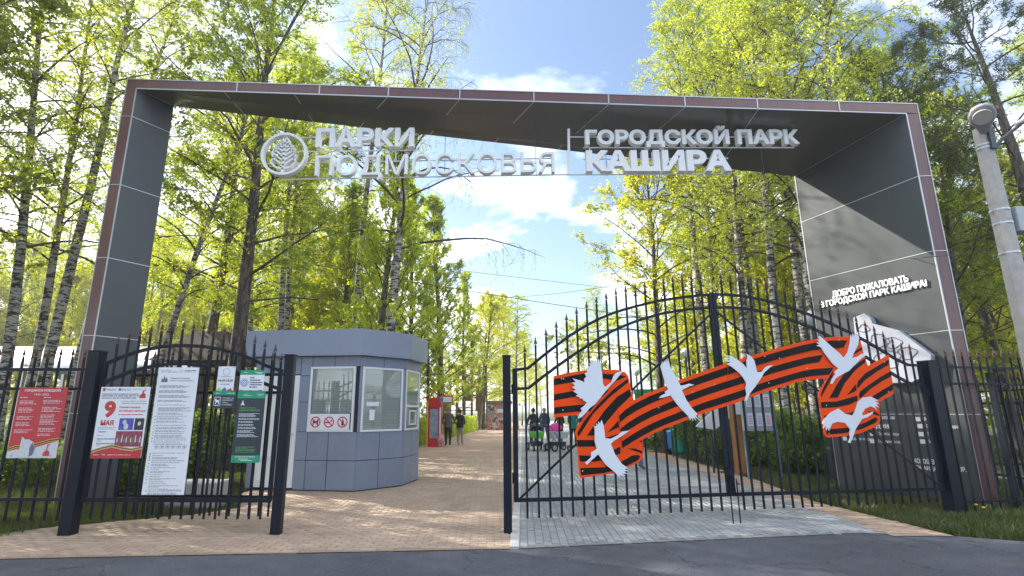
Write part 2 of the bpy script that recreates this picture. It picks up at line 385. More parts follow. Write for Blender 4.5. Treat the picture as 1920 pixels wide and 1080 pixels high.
def brickfar(name, c1, c2, sx, sy, rot):
    m = bpy.data.materials.new(name); m.use_nodes = True; t = m.node_tree; b = t.nodes['Principled BSDF']; b.inputs['Roughness'].default_value = .85
    g = N(t, 'ShaderNodeNewGeometry'); mp_ = N(t, 'ShaderNodeMapping'); mp_.inputs['Rotation'].default_value = (0, 0, rot); t.links.new(g.outputs['Position'], mp_.inputs[0])
    br = N(t, 'ShaderNodeTexBrick'); br.inputs['Scale'].default_value = 1; br.inputs['Brick Width'].default_value = sx; br.inputs['Row Height'].default_value = sy; br.inputs['Mortar Size'].default_value = .004
    br.inputs['Color1'].default_value = (*c1, 1); br.inputs['Color2'].default_value = (*c2, 1); br.inputs['Mortar'].default_value = (.12, .09, .07, 1)
    n = N(t, 'ShaderNodeTexNoise'); n.inputs['Scale'].default_value = 1.1; n.inputs['Detail'].default_value = 6; t.links.new(g.outputs['Position'], n.inputs['Vector'])
    mr = N(t, 'ShaderNodeMapRange'); mr.inputs[1].default_value = .3; mr.inputs[2].default_value = .7; mr.inputs[3].default_value = .8; mr.inputs[4].default_value = 1.15; t.links.new(n.outputs[0], mr.inputs[0])
    sc = N(t, 'ShaderNodeVectorMath', operation='SCALE'); t.links.new(mp_.outputs[0], br.inputs['Vector']); t.links.new(br.outputs[0], sc.inputs[0]); t.links.new(mr.outputs[0], sc.inputs['Scale']); t.links.new(sc.outputs[0], b.inputs['Base Color'])
    return m
TAN = (.385, .285, .215); GRY = (.265, .28, .295)
M_TAN = mat('tan_paver', TAN, .85, var=.2, vscale=1.1, objvar=.10, bump=.3, bscale=150)
M_GRAYP = mat('grey_paver', GRY, .85, var=.2, vscale=1.1, objvar=.09, bump=.3, bscale=150)
M_JOINT = mat('sandy_joint', (.28, .20, .145), .95, var=.3, vscale=20)
M_JOINTG = mat('grey_joint', (.19, .19, .19), .95, var=.3, vscale=20)
M_TANFAR = brickfar('tan_paving_far', TAN, (.40, .26, .175), .2, .1, 0)
M_GRAYFAR = brickfar('grey_paving_far', GRY, (.32, .32, .33), .2, .1, R(86))

ground = poly_sheet('ground', [(-700, -60), (700, -60), (700, 1500), (-700, 1500)], -.06, M_LAWN)
RB = [(-60, 6.0), (-14, 6.05), (-5.42, 6.40), (.3, 6.84), (2.63, 7.26), (5.01, 7.68), (6.25, 7.5), (7.0, 7.15), (60, 6.5)]
road = poly_sheet('road', [(-60, -50)] + RB + [(60, -50)], -.012, M_ROAD)
def kx(y): return .34 + (y - 6.92) * .0665           # kerb between tan and grey
def lx(y): return np.interp(y, [6, 8, 9.0, 9.6, 11.2, 14.4, 24.35, 48.4, 90], [-6.3, -6.2, -4.6, -4.2, -4.9, -4.9, -3.25, -.35, 4.7])
def rx(y): return np.interp(y, [6, 7.63, 12.74, 21, 50, 90], [5.4, 5.35, 5.7, 6.05, 8.0, 10.6])
def r2(y): return np.interp(y, [6, 7.6, 10.2, 13.2, 20, 50, 90], [6.3, 6.15, 5.95, 6.43, 6.8, 8.6, 11.2])
def front(x): return float(np.interp(x, [p[0] for p in RB], [p[1] for p in RB]))
def strip_poly(fa, fb, y0, y1, n=40):
    ys = np.linspace(y0, y1, n); return [(float(fa(y)), float(y)) for y in ys], [(float(fb(y)), float(y)) for y in ys]
def sheet(name, fa, fb, y0, y1, z, m, n=60, parent=None):
    ys = np.linspace(y0, y1, n); b = MB()
    vs = []
    for y in ys:
        vs += [(float(fa(y)), float(y), z), (float(fb(y)), float(y), z)]
    b.add(vs, [(2 * i, 2 * i + 1, 2 * i + 3, 2 * i + 2) for i in range(n - 1)])
    o = b.build(name, m); o['kind'] = 'structure'; return o
tan_path = sheet('path', lambda y: lx(y), lambda y: kx(y) - .06, 8.0, 19.6, -.004, M_JOINT)
# the apron of the tan path in front of the left gate
apron = poly_sheet('path_apron', [(-14, 6.05), (-5.42, 6.40), (.28, 6.84), (.35, 8.0), (-6.2, 8.0), (-6.6, 7.5), (-14, 7.0)], -.004, M_JOINT)
far_tan = sheet('path_far', lx, lambda y: kx(y) - .06, 19.6, 90, 0.002, M_TANFAR)
gl = [(float(kx(y)) + .05, y) for y in np.linspace(19.6, 8, 12)] + [(kx(6.9) + .05, 6.86), (1.0, 6.97), (2.63, 7.26), (5.01, 7.68), (5.35, 7.63)] + [(float(rx(y)), y) for y in (9, 12.74, 16, 19.6)]
grey_path = poly_sheet('paved_drive', gl, -.005, M_JOINTG)
far_grey = sheet('paved_drive_far', lambda y: kx(y) + .06, rx, 19.6, 90, .002, M_GRAYFAR)
side_path = sheet('side_path', rx, r2, 7.5, 19.6, -.003, M_JOINT)
far_side = sheet('side_path_far', rx, r2, 19.6, 90, .003, M_TANFAR)
# kerb stones between tan and grey
kerb = tag(bpy.data.objects.new('kerb', None), kind='structure'); COL.objects.link(kerb)
M_KERB = mat('kerb_concrete', (.42, .41, .40), .85, var=.2, vscale=7, objvar=.08, bump=.3)
b = MB(); b.box(-.06, -.496, -.03, .06, .496, .014); kme = b.build('kerb_stone', M_KERB, kerb, bevel=.008); kmesh = kme.data
yy = 7.38; first = True
while yy < 60:
    if first: o = kme; first = False
    else: o = kme.copy(); COL.objects.link(o)
    o.location = (kx(yy), yy, 0); o.rotation_euler = (0, 0, -math.atan(.0665)); yy += 1.0

def pavers(region, dx_, dy_, ang, origin, m, parent, zt, ybounds, near):
    """running-bond pavers inside region(x, y); the `near` nearest are separate parts, the rest one joined part"""
    ca, sa = math.cos(ang), math.sin(ang); cells = []
    nmax = 160
    for j in range(-nmax, nmax * 2):
        for i in range(-nmax, nmax):
            u = (i + (.5 if j % 2 else 0)) * dx_; v = j * dy_
            x = origin[0] + u * ca - v * sa; y = origin[1] + u * sa + v * ca
            if ybounds[0] < y < ybounds[1] and region(x, y): cells.append((x, y))
    cells.sort(key=lambda c: (c[0] - 1) ** 2 * .15 + c[1] ** 2)
    hx, hy, ch = dx_ / 2 - .0018, dy_ / 2 - .0018, .004
    base = [(-hx, -hy, zt - .022), (hx, -hy, zt - .022), (hx, hy, zt - .022), (-hx, hy, zt - .022), (-hx + ch, -hy + ch, zt), (hx - ch, -hy + ch, zt), (hx - ch, hy - ch, zt), (-hx + ch, hy - ch, zt)]
    fs = [(4, 5, 6, 7), (0, 1, 5, 4), (1, 2, 6, 5), (2, 3, 7, 6), (3, 0, 4, 7)]
    me = bpy.data.meshes.new('paver'); me.from_pydata(base, [], fs); me.materials.append(m)
    rng = random.Random(3)
    for k, (x, y) in enumerate(cells[:near]):
        o = bpy.data.objects.new('paver', me); COL.objects.link(o); o.parent = parent
        o.location = (x, y, rng.uniform(-.0015, .0015)); o.rotation_euler = (rng.uniform(-.008, .008), rng.uniform(-.006, .006), ang)
    rest = np.array(cells[near:]); n = len(rest)
    if n == 0: return
    rg = np.random.RandomState(5); bv = np.array(base)
    rot = np.array([[ca, sa, 0], [-sa, ca, 0], [0, 0, 1]]); bv = bv @ rot
    V = bv[None] + np.concatenate([rest, rg.uniform(-.002, .002, (n, 1))], 1)[:, None, :]
    F = (np.array(fs)[None] + (np.arange(n) * 8)[:, None, None]).reshape(-1, 4)
    me2 = npmesh('pavers_beyond', V.reshape(-1, 3), F, np.repeat(rg.rand(n), 8)); me2.materials.append(m)
    o = link('pavers_beyond', me2, None, parent); o['kind'] = 'stuff'
def npmesh(name, V, F, tone=None, smooth=False):
    me = bpy.data.meshes.new(name); V = np.asarray(V, dtype=np.float32); F = np.asarray(F, dtype=np.int32)
    k = F.shape[1]; me.vertices.add(len(V)); me.vertices.foreach_set('co', V.ravel())
    me.loops.add(F.size); me.loops.foreach_set('vertex_index', F.ravel())
    me.polygons.add(len(F)); me.polygons.foreach_set('loop_start', np.arange(0, F.size, k, dtype=np.int32))
    try: me.polygons.foreach_set('loop_total', np.full(len(F), k, dtype=np.int32))
    except Exception: pass
    if smooth: me.polygons.foreach_set('use_smooth', np.ones(len(F), dtype=bool))
    if tone is not None:
        a = me.attributes.new('tone', 'FLOAT', 'POINT'); a.data.foreach_set('value', np.asarray(tone, dtype=np.float32))
    me.update(calc_edges=True); return me
pavers(lambda x, y: ((lx(y) + .1 < x < kx(y) - .05) and y > 8.0), .2, .1, 0, (0, 7), M_TAN, tan_path, .004, (8.0, 19.6), 300)
pavers(lambda x, y: (front(x) + .06 < y <= 8.0) and (-13 < x < kx(y) - .05) and (y < 7.45 or x > -6.15), .2, .1, 0, (0, 7), M_TAN, apron, .004, (6, 8.001), 300)
pavers(lambda x, y: (kx(y) + .09 < x < rx(y) - .03) and y > front(x) + .09, .2, .1, math.pi / 2 - .0664, (kx(7) + .111, 7), M_GRAYP, grey_path, .003, (6.9, 19.6), 300)
pavers(lambda x, y: (rx(y) + .02 < x < r2(y) - .08) and y > front(x) + .06, .2, .1, 0, (0, 7), M_TAN, side_path, .004, (7.4, 19.6), 250)
# ---------------------------------------------------------------- portal arch
LF0 = Vector((-7.66, 9.96, 0)); LF1 = Vector((-7.435, 9.96, 0)); LB = Vector((-7.02, 10.62, 0))     # left leg: outer front, inner front, inner back
RF0 = Vector((8.84, 9.70, 0)); RF1 = Vector((8.60, 9.72, 0)); RB_ = Vector((7.48, 11.85, 0))
ZLo, ZLi, ZRo, ZRi = 8.50, 8.27, 7.74, 7.53
ZLB = ZAT(10.62, 199.4); ZRB = 7.14
arch = thing('entrance_arch', 'tall grey portal arch with wood grain edge strips spanning the park entrance', 'arch', (0, 10, 0))
core = MB()                                                   # closed carcass set back behind the cladding
def lerp(a, b, t): return a + (b - a) * t
V3 = lambda p, z: Vector((p.x, p.y, z))
off = Vector((0, .03, 0))
LBo = Vector((-7.66, 10.75, 0)); RBo = Vector((8.84, 12.1, 0))
core.hexa([V3(LF0 + off, 0), V3(LF1 + off + Vector((-.02, 0, 0)), 0), V3(LB + Vector((-.03, 0, 0)), 0), V3(LBo, 0), V3(LF0 + off, ZLo - .01), V3(LF1 + off + Vector((-.02, 0, 0)), ZLo - .01), V3(LB + Vector((-.03, 0, 0)), ZLo - .01), V3(LBo, ZLo - .01)])
core.build('left_leg_core', M_PANEL, arch)
core = MB(); core.hexa([V3(RF1 + Vector((.04, .03, 0)), 0), V3(RF0 + off, 0), V3(RBo, 0), V3(RB_ + Vector((.04, .02, 0)), 0), V3(RF1 + Vector((.04, .03, 0)), ZRo - .01), V3(RF0 + off, ZRo - .01), V3(RBo, ZRo - .01), V3(RB_ + Vector((.04, .02, 0)), ZRo - .01)])
core.build('right_leg_core', M_PANEL, arch)
core = MB(); core.hexa([V3(LF1 + off, ZLi + .03), V3(RF1 + off, ZRi + .03), V3(RB_, ZRB + .03), V3(LB, ZLB + .03), V3(LF1 + off, ZLo - .012), V3(RF1 + off, ZRo - .012), V3(RB_, ZRo - .03), V3(LB, ZLo - .02)])
core.build('beam_core', M_SOFFIT, arch)
NFR = Vector((0, -1, 0))
def quadpanel(name, a, b, c, d, m, nrm, gap=.006, th=.02, label=None):
    """thin cladding panel with corners a b c d (outer face), gap inset, thickness th backwards"""
    ctr = (a + b + c + d) / 4; ps = []
    for p in (a, b, c, d):
        dd = (ctr - p); ps.append(p + dd.normalized() * gap)
    mb = MB(); mb.prism(ps, Vector(nrm).normalized() * -th)
    return mb.build(name, m, arch)
def strip(a, b, w, nrm, th=.012, name='metal_trim', m=None):
    mb = MB(); a = Vector(a); b = Vector(b); n = Vector(nrm).normalized(); d = (b - a).normalized(); s = d.cross(n).normalized() * w / 2
    mb.hexa([a - s - n * .004, a + s - n * .004, b + s - n * .004, b - s - n * .004, a - s + n * th, a + s + n * th, b + s + n * th, b - s + n * th])
    return mb.build(name, m or M_SILVER, arch)
# front strips: left leg, beam, right leg, with silver joints
def zl(py): return ZAT(9.96, py)
zj = [0] + sorted([zl(p) for p in (935 - 160, 629, 483, 346, 218)]) + [ZLi]
for z0, z1 in zip(zj[:-1], zj[1:]):
    if z1 - z0 > .05: quadpanel('strip_panel', V3(LF0, z0), V3(LF1, z0), V3(LF1, z1), V3(LF0, z1), M_CLAD, NFR)
for z in zj[1:-1]: strip(V3(LF0, z), V3(LF1, z), .014, NFR)
strip(V3(LF0, 0), V3(LF0, ZLo), .014, NFR); strip(V3(LF1, 0), V3(LF1, ZLi), .022, NFR)
zr = [0] + sorted([ZAT(9.71, p) for p in (777, 619, 470, 330)]) + [ZRi]
for z0, z1 in zip(zr[:-1], zr[1:]): quadpanel('strip_panel', V3(RF1, z0), V3(RF0, z0), V3(RF0, z1), V3(RF1, z1), M_CLAD, NFR)
for z in zr[1:-1]: strip(V3(RF0, z), V3(RF1, z), .014, NFR)
strip(V3(RF0, 0), V3(RF0, ZRo), .014, NFR); strip(V3(RF1, 0), V3(RF1, ZRi), .022, NFR)
tx = [0] + [(XAT(9.85, p, 190) - LF0.x) / (RF0.x - LF0.x) for p in (438, 596, 727, 862, 1001, 1140, 1281, 1414, 1563)] + [1]
T0 = V3(LF0, ZLi); T1 = V3(RF0, ZRi); U0 = V3(LF0, ZLo); U1 = V3(RF0, ZRo)
for a, b_ in zip(tx[:-1], tx[1:]): quadpanel('strip_panel', lerp(T0, T1, a), lerp(T0, T1, b_), lerp(U0, U1, b_), lerp(U0, U1, a), M_CLAD, NFR)
for a in tx[1:-1]: strip(lerp(T0, T1, a), lerp(U0, U1, a), .022, NFR)
strip(U0, U1, .018, NFR); strip(V3(LF1, ZLi), V3(RF1, ZRi), .022, NFR)
# inner faces
nL = (LB - LF1).cross(Vector((0, 0, 1))).normalized()
if nL.x < 0: nL = -nL
for z0, z1 in zip(zj[:-1], zj[1:]):
    k0 = z0 * ZLB / ZLi; k1 = z1 * ZLB / ZLi
    quadpanel('inner_panel', V3(LF1, z0), V3(LB, k0), V3(LB, k1), V3(LF1, z1), M_PANEL, nL)
    if z1 < ZLi - .01: strip(V3(LF1, z1), V3(LB, k1), .013, nL, .006)
nR = (RB_ - RF1).cross(Vector((0, 0, 1))).normalized()
if nR.x > 0: nR = -nR
zr = zr[:-1]
jr = [(0, 0), (ZAT(9.72, 777), ZAT(11.85, 762)), (ZAT(9.72, 619), ZAT(11.85, 655)), (ZAT(9.72, 470), ZAT(11.85, 527)), (ZAT(9.72, 330), ZAT(11.85, 417)), (ZRi, ZRB)]
jr[1] = (ZAT(9.72, 777), ZAT(9.72, 777)); jr[2] = (ZAT(9.72, 619), ZAT(9.72, 619) * .985)
for (a0, b0), (a1, b1) in zip(jr[:-1], jr[1:]):
    quadpanel('inner_panel', V3(RF1, a0), V3(RB_, b0), V3(RB_, b1), V3(RF1, a1), M_PANEL, nR)
    if a1 < ZRi - .01: strip(V3(RF1, a1), V3(RB_, b1), .014, nR, .006)
strip(V3(RB_, 0), V3(RB_, ZRB), .02, nR, .006)
# soffit
SF0, SF1, SB0, SB1 = V3(LF1, ZLi), V3(RF1, ZRi), V3(LB, ZLB), V3(RB_, ZRB)
ns = -((SF1 - SF0).cross(SB0 - SF0)).normalized()
if ns.z > 0: ns = -ns
ff = [0] + [(XAT(9.85, p, 175) - SF0.x) / (SF1.x - SF0.x) for p in (415, 549, 727, 862, 1001, 1140, 1281, 1414)] + [1]
bb = [0, .15, .235, .29, .40, .52, .65, .78, .90, 1]
bb = [0] + [(XAT(10.6 + 1.2 * k, p, 250) - SB0.x) / (SB1.x - SB0.x) for k, p in ((.1, 453), (.2, 585), (.25, 672), (.35, 805), (.5, 927), (.6, 1045), (.75, 1170), (.9, 1360 - 20))] + [1]
for i in range(len(ff) - 1):
    quadpanel('soffit_panel', lerp(SF0, SF1, ff[i]), lerp(SF0, SF1, ff[i + 1]), lerp(SB0, SB1, bb[i + 1]), lerp(SB0, SB1, bb[i]), M_SOFFIT, ns)
    if i: strip(lerp(SF0, SF1, ff[i]), lerp(SB0, SB1, bb[i]), .014, ns, .004, name='soffit_trim')
strip(SF0, SB0, .016, ns, .004); strip(SF1, SB1, .02, ns, .004)

# text and relief map on the right leg
def RP(px, py): return PL(px, py, RF1, nR)
def facetext(body, pa, pb, ptop, m=M_LETTER, depth=.03, bold=.02, par=None):
    a = RP(*pa); b2 = RP(*pb); t = RP(*ptop); 
    return text(body, a + nR * .006, b2 + nR * .006, (t - a).z, m, par or arch, nR, depth, bold)
facetext('ДОБРО ПОЖАЛОВАТЬ', (1563, 561), (1706, 531), (1563, 546), bold=.035)
facetext('В ГОРОДСКОЙ ПАРК КАШИРА!', (1541, 580), (1741, 539), (1541, 563), bold=.035)
small = [((1597, 803), (1668, 803), 'площадка'), ((1597, 826), (1640, 826), 'Еда в парке'), ((1648, 786), (1678, 786), 'Баскетбольная'), ((1648, 800), (1672, 801), 'Настольный теннис'), ((1648, 817), (1690, 817), 'Туалеты в парке'), ((1648, 831), (1694, 832), 'Спортивный парк'),
         ((1734, 790), (1772, 791), 'Вело и прокат'), ((1738, 803), (1800, 805), 'Сцена и площадка'), ((1740, 818), (1786, 820), 'Тир и аттракционы'), ((1743, 832), (1784, 834), 'Верёвочный парк')]
for a, b2, s in small:
    A = RP(*a); B2 = RP(*b2); B2 = Vector((B2.x, B2.y, A.z)); text(s, A + nR * .004, B2 + nR * .004, .075, M_LETTER, arch, nR, .002, .015, name='print_line')
    c = RP(a[0] - 12, a[1]); mb = MB(); e = (RB_ - RF1).normalized() * -.04
    mb.prism([c - e + nR * .003, c + e + nR * .003, c + e + nR * .003 + Vector((0, 0, .08)), c - e + nR * .003 + Vector((0, 0, .08))], nR * .004)
    mb.build('icon_tile', M_LETTER, arch)
for s, a, b2 in (('ХОРОШЕГО', (1714, 868), (1762, 870)), ('КОМАНДА', (1714, 881), (1758, 883)), ('ОТДЫХА', (1770, 871), (1798, 873)), ('НАТОР.', (1780, 883), (1813, 886))):
    A = RP(*a); B2 = RP(*b2); B2 = Vector((B2.x, B2.y, A.z)); text(s, A + nR * .004, B2 + nR * .004, .09, M_LETTER, arch, nR, .004, .03, name='print_line')
zc = lambda x, y: (1500 + x / 2.572, 500 + y / 2.572)
relief = thing('relief_map', 'white faceted relief map plate mounted on the grey right arch leg', 'wall plaque', RP(1670, 700))
mb = MB(); mb.prism([RP(*zc(x, y)) + nR * .01 for x, y in ((278, 250), (330, 228), (362, 250), (372, 278), (500, 312), (655, 428), (650, 520), (560, 560), (440, 565), (300, 480))], nR * .16)
mb.build('plate', mat('relief_white', (.38, .40, .47), .5, var=.03), relief, bevel=.012)
mb = MB()
for k in range(5):
    cx_, cy_, rr = [(330, 300, 26), (400, 360, 45), (470, 370, 38), (540, 420, 42), (450, 450, 60)][k]
    pts = [RP(*zc(cx_ + rr * math.cos(a) * (1 + .25 * math.sin(3 * a + k)), cy_ + rr * .7 * math.sin(a))) + nR * .173 for a in np.linspace(0, 2 * math.pi, 22)]
    mb.tube(pts, .009, 4)
mb.build('contour_line', M_GREYINK, relief)

# ---------------------------------------------------------------- hanging letters
sign = thing('arch_sign', 'white raised letters with round leaf logo hanging on thin rails below the arch beam', 'sign', (0, 10.4, 7))
YS = 10.4
def SP(px, py): return PL(px, py, (0, YS, 0), (0, 1, 0))
def word(s, x0, x1, yb, yt, yb2=None, bold=.02, dep=.13):
    a = SP(x0, yb); b2 = SP(x1, yb2 or yb); return word3(s, a, b2, SP(x0, yt).z - a.z, bold, dep)
ADV = {}
def word3(s, a, b2, h, bold, dep):
    # every letter is its own part
    mn, mxx, co, fs = textmesh(s, bold)
    # letter extents from prefixes
    tot = mxx[0] - mn[0]; e = []
    for i, ch in enumerate(s):
        if ch == ' ': continue
        m1 = textmesh('|' + s[:i + 1] if False else s[:i + 1], bold); m0 = textmesh(ch, bold)
        x1_ = (m1[1][0] - mn[0]) / tot; w_ = (m0[1][0] - m0[0][0]) / tot
        hh = (m0[1][1] - m0[0][1]); base = m0[0][1]
        e.append((ch, x1_ - w_, x1_, base, hh))
    cap = textmesh('П', bold); ch_ = cap[1][1] - cap[0][1]; cb = cap[0][1]
    for ch, u0, u1, base, hh in e:
        p0 = a + (b2 - a) * u0; p1 = a + (b2 - a) * u1
        dz = Vector((0, 0, (base - cb) / ch_ * h)); text(ch, p0 + dz, p1 + dz, h * hh / ch_, M_LETTER, sign, NFR, dep, bold, name='letter')
word('ПАРКИ', 594, 777, 281, 246, 280, .04)
word('ПОДМОСКОВЬЯ', 593, 1039, 334, 297, 327, .0)
word('ГОРОДСКОЙ ПАРК', 1096, 1494, 276, 249, 275, .045)
word('КАШИРА', 1098, 1368, 326, 287, 325, .05)
c = SP(536, 293); Rg = .49
def annulus(mb, c, r0, r1, nrm, ax, ay, th, n=48):
    k = len(mb.v); nrm = Vector(nrm)
    for i in range(n):
        a = 2 * math.pi * i / n; d = ax * math.cos(a) + ay * math.sin(a)
        for r in (r0, r1):
            mb.v.append(tuple(c + d * r)); mb.v.append(tuple(c + d * r + nrm * th))
    for i in range(n):
        A = k + i * 4; B = k + ((i + 1) % n) * 4
        mb.f += [(A, B, B + 2, A + 2), (A + 1, A + 3, B + 3, B + 1), (A, A + 1, B + 1, B), (A + 2, B + 2, B + 3, A + 3)]
mb = MB(); annulus(mb, c, Rg - .055, Rg, NFR, EX, Vector((0, 0, 1)), .13); mb.build('logo_ring', M_LETTER, sign)
def bar2(mb, a, b2, w, th=.12):
    a = c + Vector((a[0], 0, a[1])); b2 = c + Vector((b2[0], 0, b2[1])); d = (b2 - a).normalized(); s_ = Vector((-d.z, 0, d.x)) * w / 2
    mb.prism([a - s_, b2 - s_, b2 + s_, a + s_], NFR * th)
mb = MB()
out = [(0, .42), (.12, .25), (.10, .20), (.26, -.02), (.22, -.10), (.27, -.18), (.16, -.30), (0, -.34), (-.16, -.30), (-.27, -.18), (-.22, -.10), (-.26, .02), (-.14, .16), (-.10, .20), (0, .42)]
for p, q in zip(out[:-1], out[1:]): bar2(mb, p, q, .035)
bar2(mb, (0, -.46), (0, .40), .045)
for z in (-.26, -.16, -.06, .04, .14, .24):
    w_ = .24 if z < 0 else .22 - z * .6
    bar2(mb, (0, z), (w_, z + w_ * .75 if z < .1 else z + w_ * .5), .032); bar2(mb, (0, z), (-w_, z + w_ * .75 if z < .1 else z + w_ * .5), .032)
mb.build('logo_leaf', M_LETTER, sign)
mb = MB()
def rail(x0, y0, x1, y1): mb = MB(); mb.tube([SP(x0, y0) + Vector((0, .02, 0)), SP(x1, y1) + Vector((0, .02, 0))], .014, 6); mb.build('support_rail', M_WHITE, sign)
for q in ((560, 257, 775, 254), (500, 284, 780, 281), (500, 306, 1036, 296), (520, 336, 1100, 326), (1066, 256, 1480, 256), (1094, 276, 1490, 276), (1094, 298, 1366, 296), (1066, 327, 1370, 325)): rail(*q)
for q in ((592, 284, 592, 303), (1106, 276, 1106, 298), (742, 281, 742, 300)): rail(*q)

mb = MB(); mb.beam(SP(1066, 242), SP(1067, 328), .05, .05, Vector((0, 1, 0))); mb.build('divider_bar', M_LETTER, sign)
mb = MB()
def sof(x, y):  # height of the soffit above (x, y)
    A = SF0; return A.z - ((x - A.x) * ns.x + (y - A.y) * ns.y) / ns.z
for px in (549, 690, 834, 1005, 1137, 1281, 1430):
    mb = MB(); q = SP(px, 300); mb.tube([Vector((q.x, YS + .02, sof(q.x, YS))), Vector((q.x, YS + .02, SP(px, 330 if px not in (549,) else 290).z))], .006, 5)
    mb.build('hanging_rod', M_STEELDARK, sign)

# ---------------------------------------------------------------- gates and fences
def finial_mesh():
    mb = MB(); mb.lathe((0, 0, 0), [(.0, -.006), (.012, -.004), (.016, .006), (.012, .016), (.007, .022), (.007, .034), (.017, .05), (.02, .062), (.012, .09), (.0, .145)], 8)
    mb.prism([(-.034, -.004, .022), (-.018, -.004, .05), (-.006, -.004, .05), (-.006, -.004, .03)], (0, .008, 0))
    mb.prism([(.034, -.004, .022), (.018, -.004, .05), (.006, -.004, .05), (.006, -.004, .03)], (0, .008, 0))
    me = bpy.data.meshes.new('finial'); me.from_pydata(mb.v, [], mb.f); me.materials.append(M_BRONZE); return me
FIN = finial_mesh()
def picket(root, x, y, z0, z1, rz, w=.024):
    mb = MB(); mb.box(-w / 2, -w / 2, 0, w / 2, w / 2, z1 - z0)
    rl = root.location; o = mb.build('bar', M_GATE, root, local=True, loc=(x - rl.x, y - rl.y, z0)); o.rotation_euler = (0, 0, rz)
    f = bpy.data.objects.new('finial', FIN); COL.objects.link(f); f.parent = o; f.location = (0, 0, z1 - z0)
    return o
def post(x, y, h, w, label, rz=0):
    t = thing('gate_post', label, 'gate post', (x, y, 0), rz, 'square steel gate posts')
    mb = MB(); mb.box(-w / 2, -w / 2, -.05, w / 2, w / 2, h); mb.build('shaft', M_GATE, t, local=True, bevel=.006)
    mb = MB(); mb.box(-w / 2 - .006, -w / 2 - .006, h, w / 2 + .006, w / 2 + .006, h + .012); mb.build('cap_plate', M_GATE, t, local=True)
    return t
PA = Vector((-5.55, 7.55, 0)); PB = Vector((-2.80, 7.58, 0)); PC = Vector((.29, 7.66, 0)); PD = Vector((7.52, 9.06, 0))
post(PA.x, PA.y, 2.42, .165, 'leftmost dark square gate post, standing between the red poster and the 9 МАЯ poster')
post(PB.x, PB.y, 2.37, .13, 'dark square gate post in front of the grey booth, right of the green signs')
post(PC.x, PC.y, 2.37, .11, 'lone dark square gate post standing on the tan paving beside the ribbon gate')
post(PD.x, PD.y, 2.42, .20, 'thick dark gate post before the grey arch leg, right end of the ribbon gate', R(11))

gdir = (PD - PC).normalized(); gn = Vector((gdir.y, -gdir.x, 0))          # gate plane, normal towards the camera
grz = math.atan2(gdir.y, gdir.x)
def GS(px, py): return PL(px, py, PC, gn)
def sz(px, py): p = GS(px, py); return ((p - PC).dot(gdir), p.z)
z3 = lambda x, y: (900 + x / 2.038, 500 + y / 2.038)
z4 = lambda x, y: (1380 + x / 1.928, 500 + y / 1.928)
topc = [sz(*z3(x, y)) for x, y in ((125, 395), (175, 395), (260, 325), (345, 262), (430, 210), (515, 174), (600, 150), (685, 130), (770, 117), (850, 109), (900, 105))] + [sz(*z4(x, y)) for x, y in ((0, 103), (100, 119), (200, 150), (300, 186), (400, 232), (500, 286), (610, 355), (665, 357))]
lowc = [sz(*z3(x, y)) for x, y in ((130, 468), (180, 468), (260, 405), (345, 345), (430, 290), (515, 240), (600, 207), (685, 181), (770, 166), (850, 158), (900, 156))] + [sz(*z4(x, y)) for x, y in ((0, 147), (100, 162), (200, 192), (300, 232), (400, 285), (500, 345), (560, 385), (630, 425), (665, 425))]
def smooth_curve(c):
    s_ = np.array([a for a, _ in c]); z_ = np.array([z for _, z in c]); return lambda s: float(np.interp(s, s_, z_))
ztop = smooth_curve(topc); zlow = smooth_curve(lowc)
SC = sz(1349, 700)[0]; SEND = (PD - PC).length - .14
def GP(s, z, o=0.): return PC + gdir * s + Vector((0, 0, z)) + gn * o
def gate_leaf(s0, s1, label, zbr):
    t = thing('gate_leaf', label, 'gate', GP(s0, 0), 0, 'leaves of the arched double gate')
    for fn in (ztop, zlow):
        ss = np.linspace(s0, s1, 16); mb = MB(); up = 0
        pts = [GP(s, fn(s)) for s in ss]
        for p, q in zip(pts[:-1], pts[1:]):
            d = (q - p).normalized() * .004; mb.beam(p - d, q + d, .035, .04)
        mb.build('arched_rail', M_GATE, t)
    mb = MB(); mb.beam(GP(s0, .41 - (s0 * .005)), GP(s1, .41 - s1 * .005), .04, .05); mb.build('bottom_rail', M_GATE, t)
    for s in (s0 + .02, s1 - .025):
        mb = MB(); mb.beam(GP(s, .385), GP(s, ztop(s) + .015), .05, .06, gdir); mb.build('stile', M_GATE, t)
    n = int(round((s1 - s0 - .1) / .165))
    for i in range(n):
        s = s0 + .05 + (i + .75) * (s1 - s0 - .1) / (n + .5); p = GP(s, 0, .012)
        picket(t, p.x, p.y, .175, ztop(s) + .235, grz)
    mb = MB(); mb.beam(GP(zbr[0], zbr[1], .036), GP(zbr[2], zbr[3], .036), .012, .03); mb.build('diagonal_brace', M_GATE, t)
    return t
lf = gate_leaf(.10, SC - .012, 'left leaf of the tall arched gate, hung on the lone post by the path', (SC - .05, 3.12, .16, .43))
rf = gate_leaf(SC + .012, SEND, 'right leaf of the tall arched gate, hung beside the grey arch leg', (SC + .05, 3.12, SEND - .1, .43))
for s, par in ((SC - .05, lf), (SC + .07, rf)):
    mb = MB(); mb.tube([GP(s, -.002, .05), GP(s, .62, .05)], .011, 6); mb.tube([GP(s, .55, .05), GP(s, .55, .11)], .01, 6); mb.build('drop_bolt', M_GATE, par)
mb = MB(); q = GP(SC - .07, .72, .055); mb.beam(q, q + gdir * .1, .05, .11); mb.beam(q - gdir * .13 + gn * .03, q + gn * .03, .018, .022); mb.build('latch', M_GATE, lf, bevel=.003)
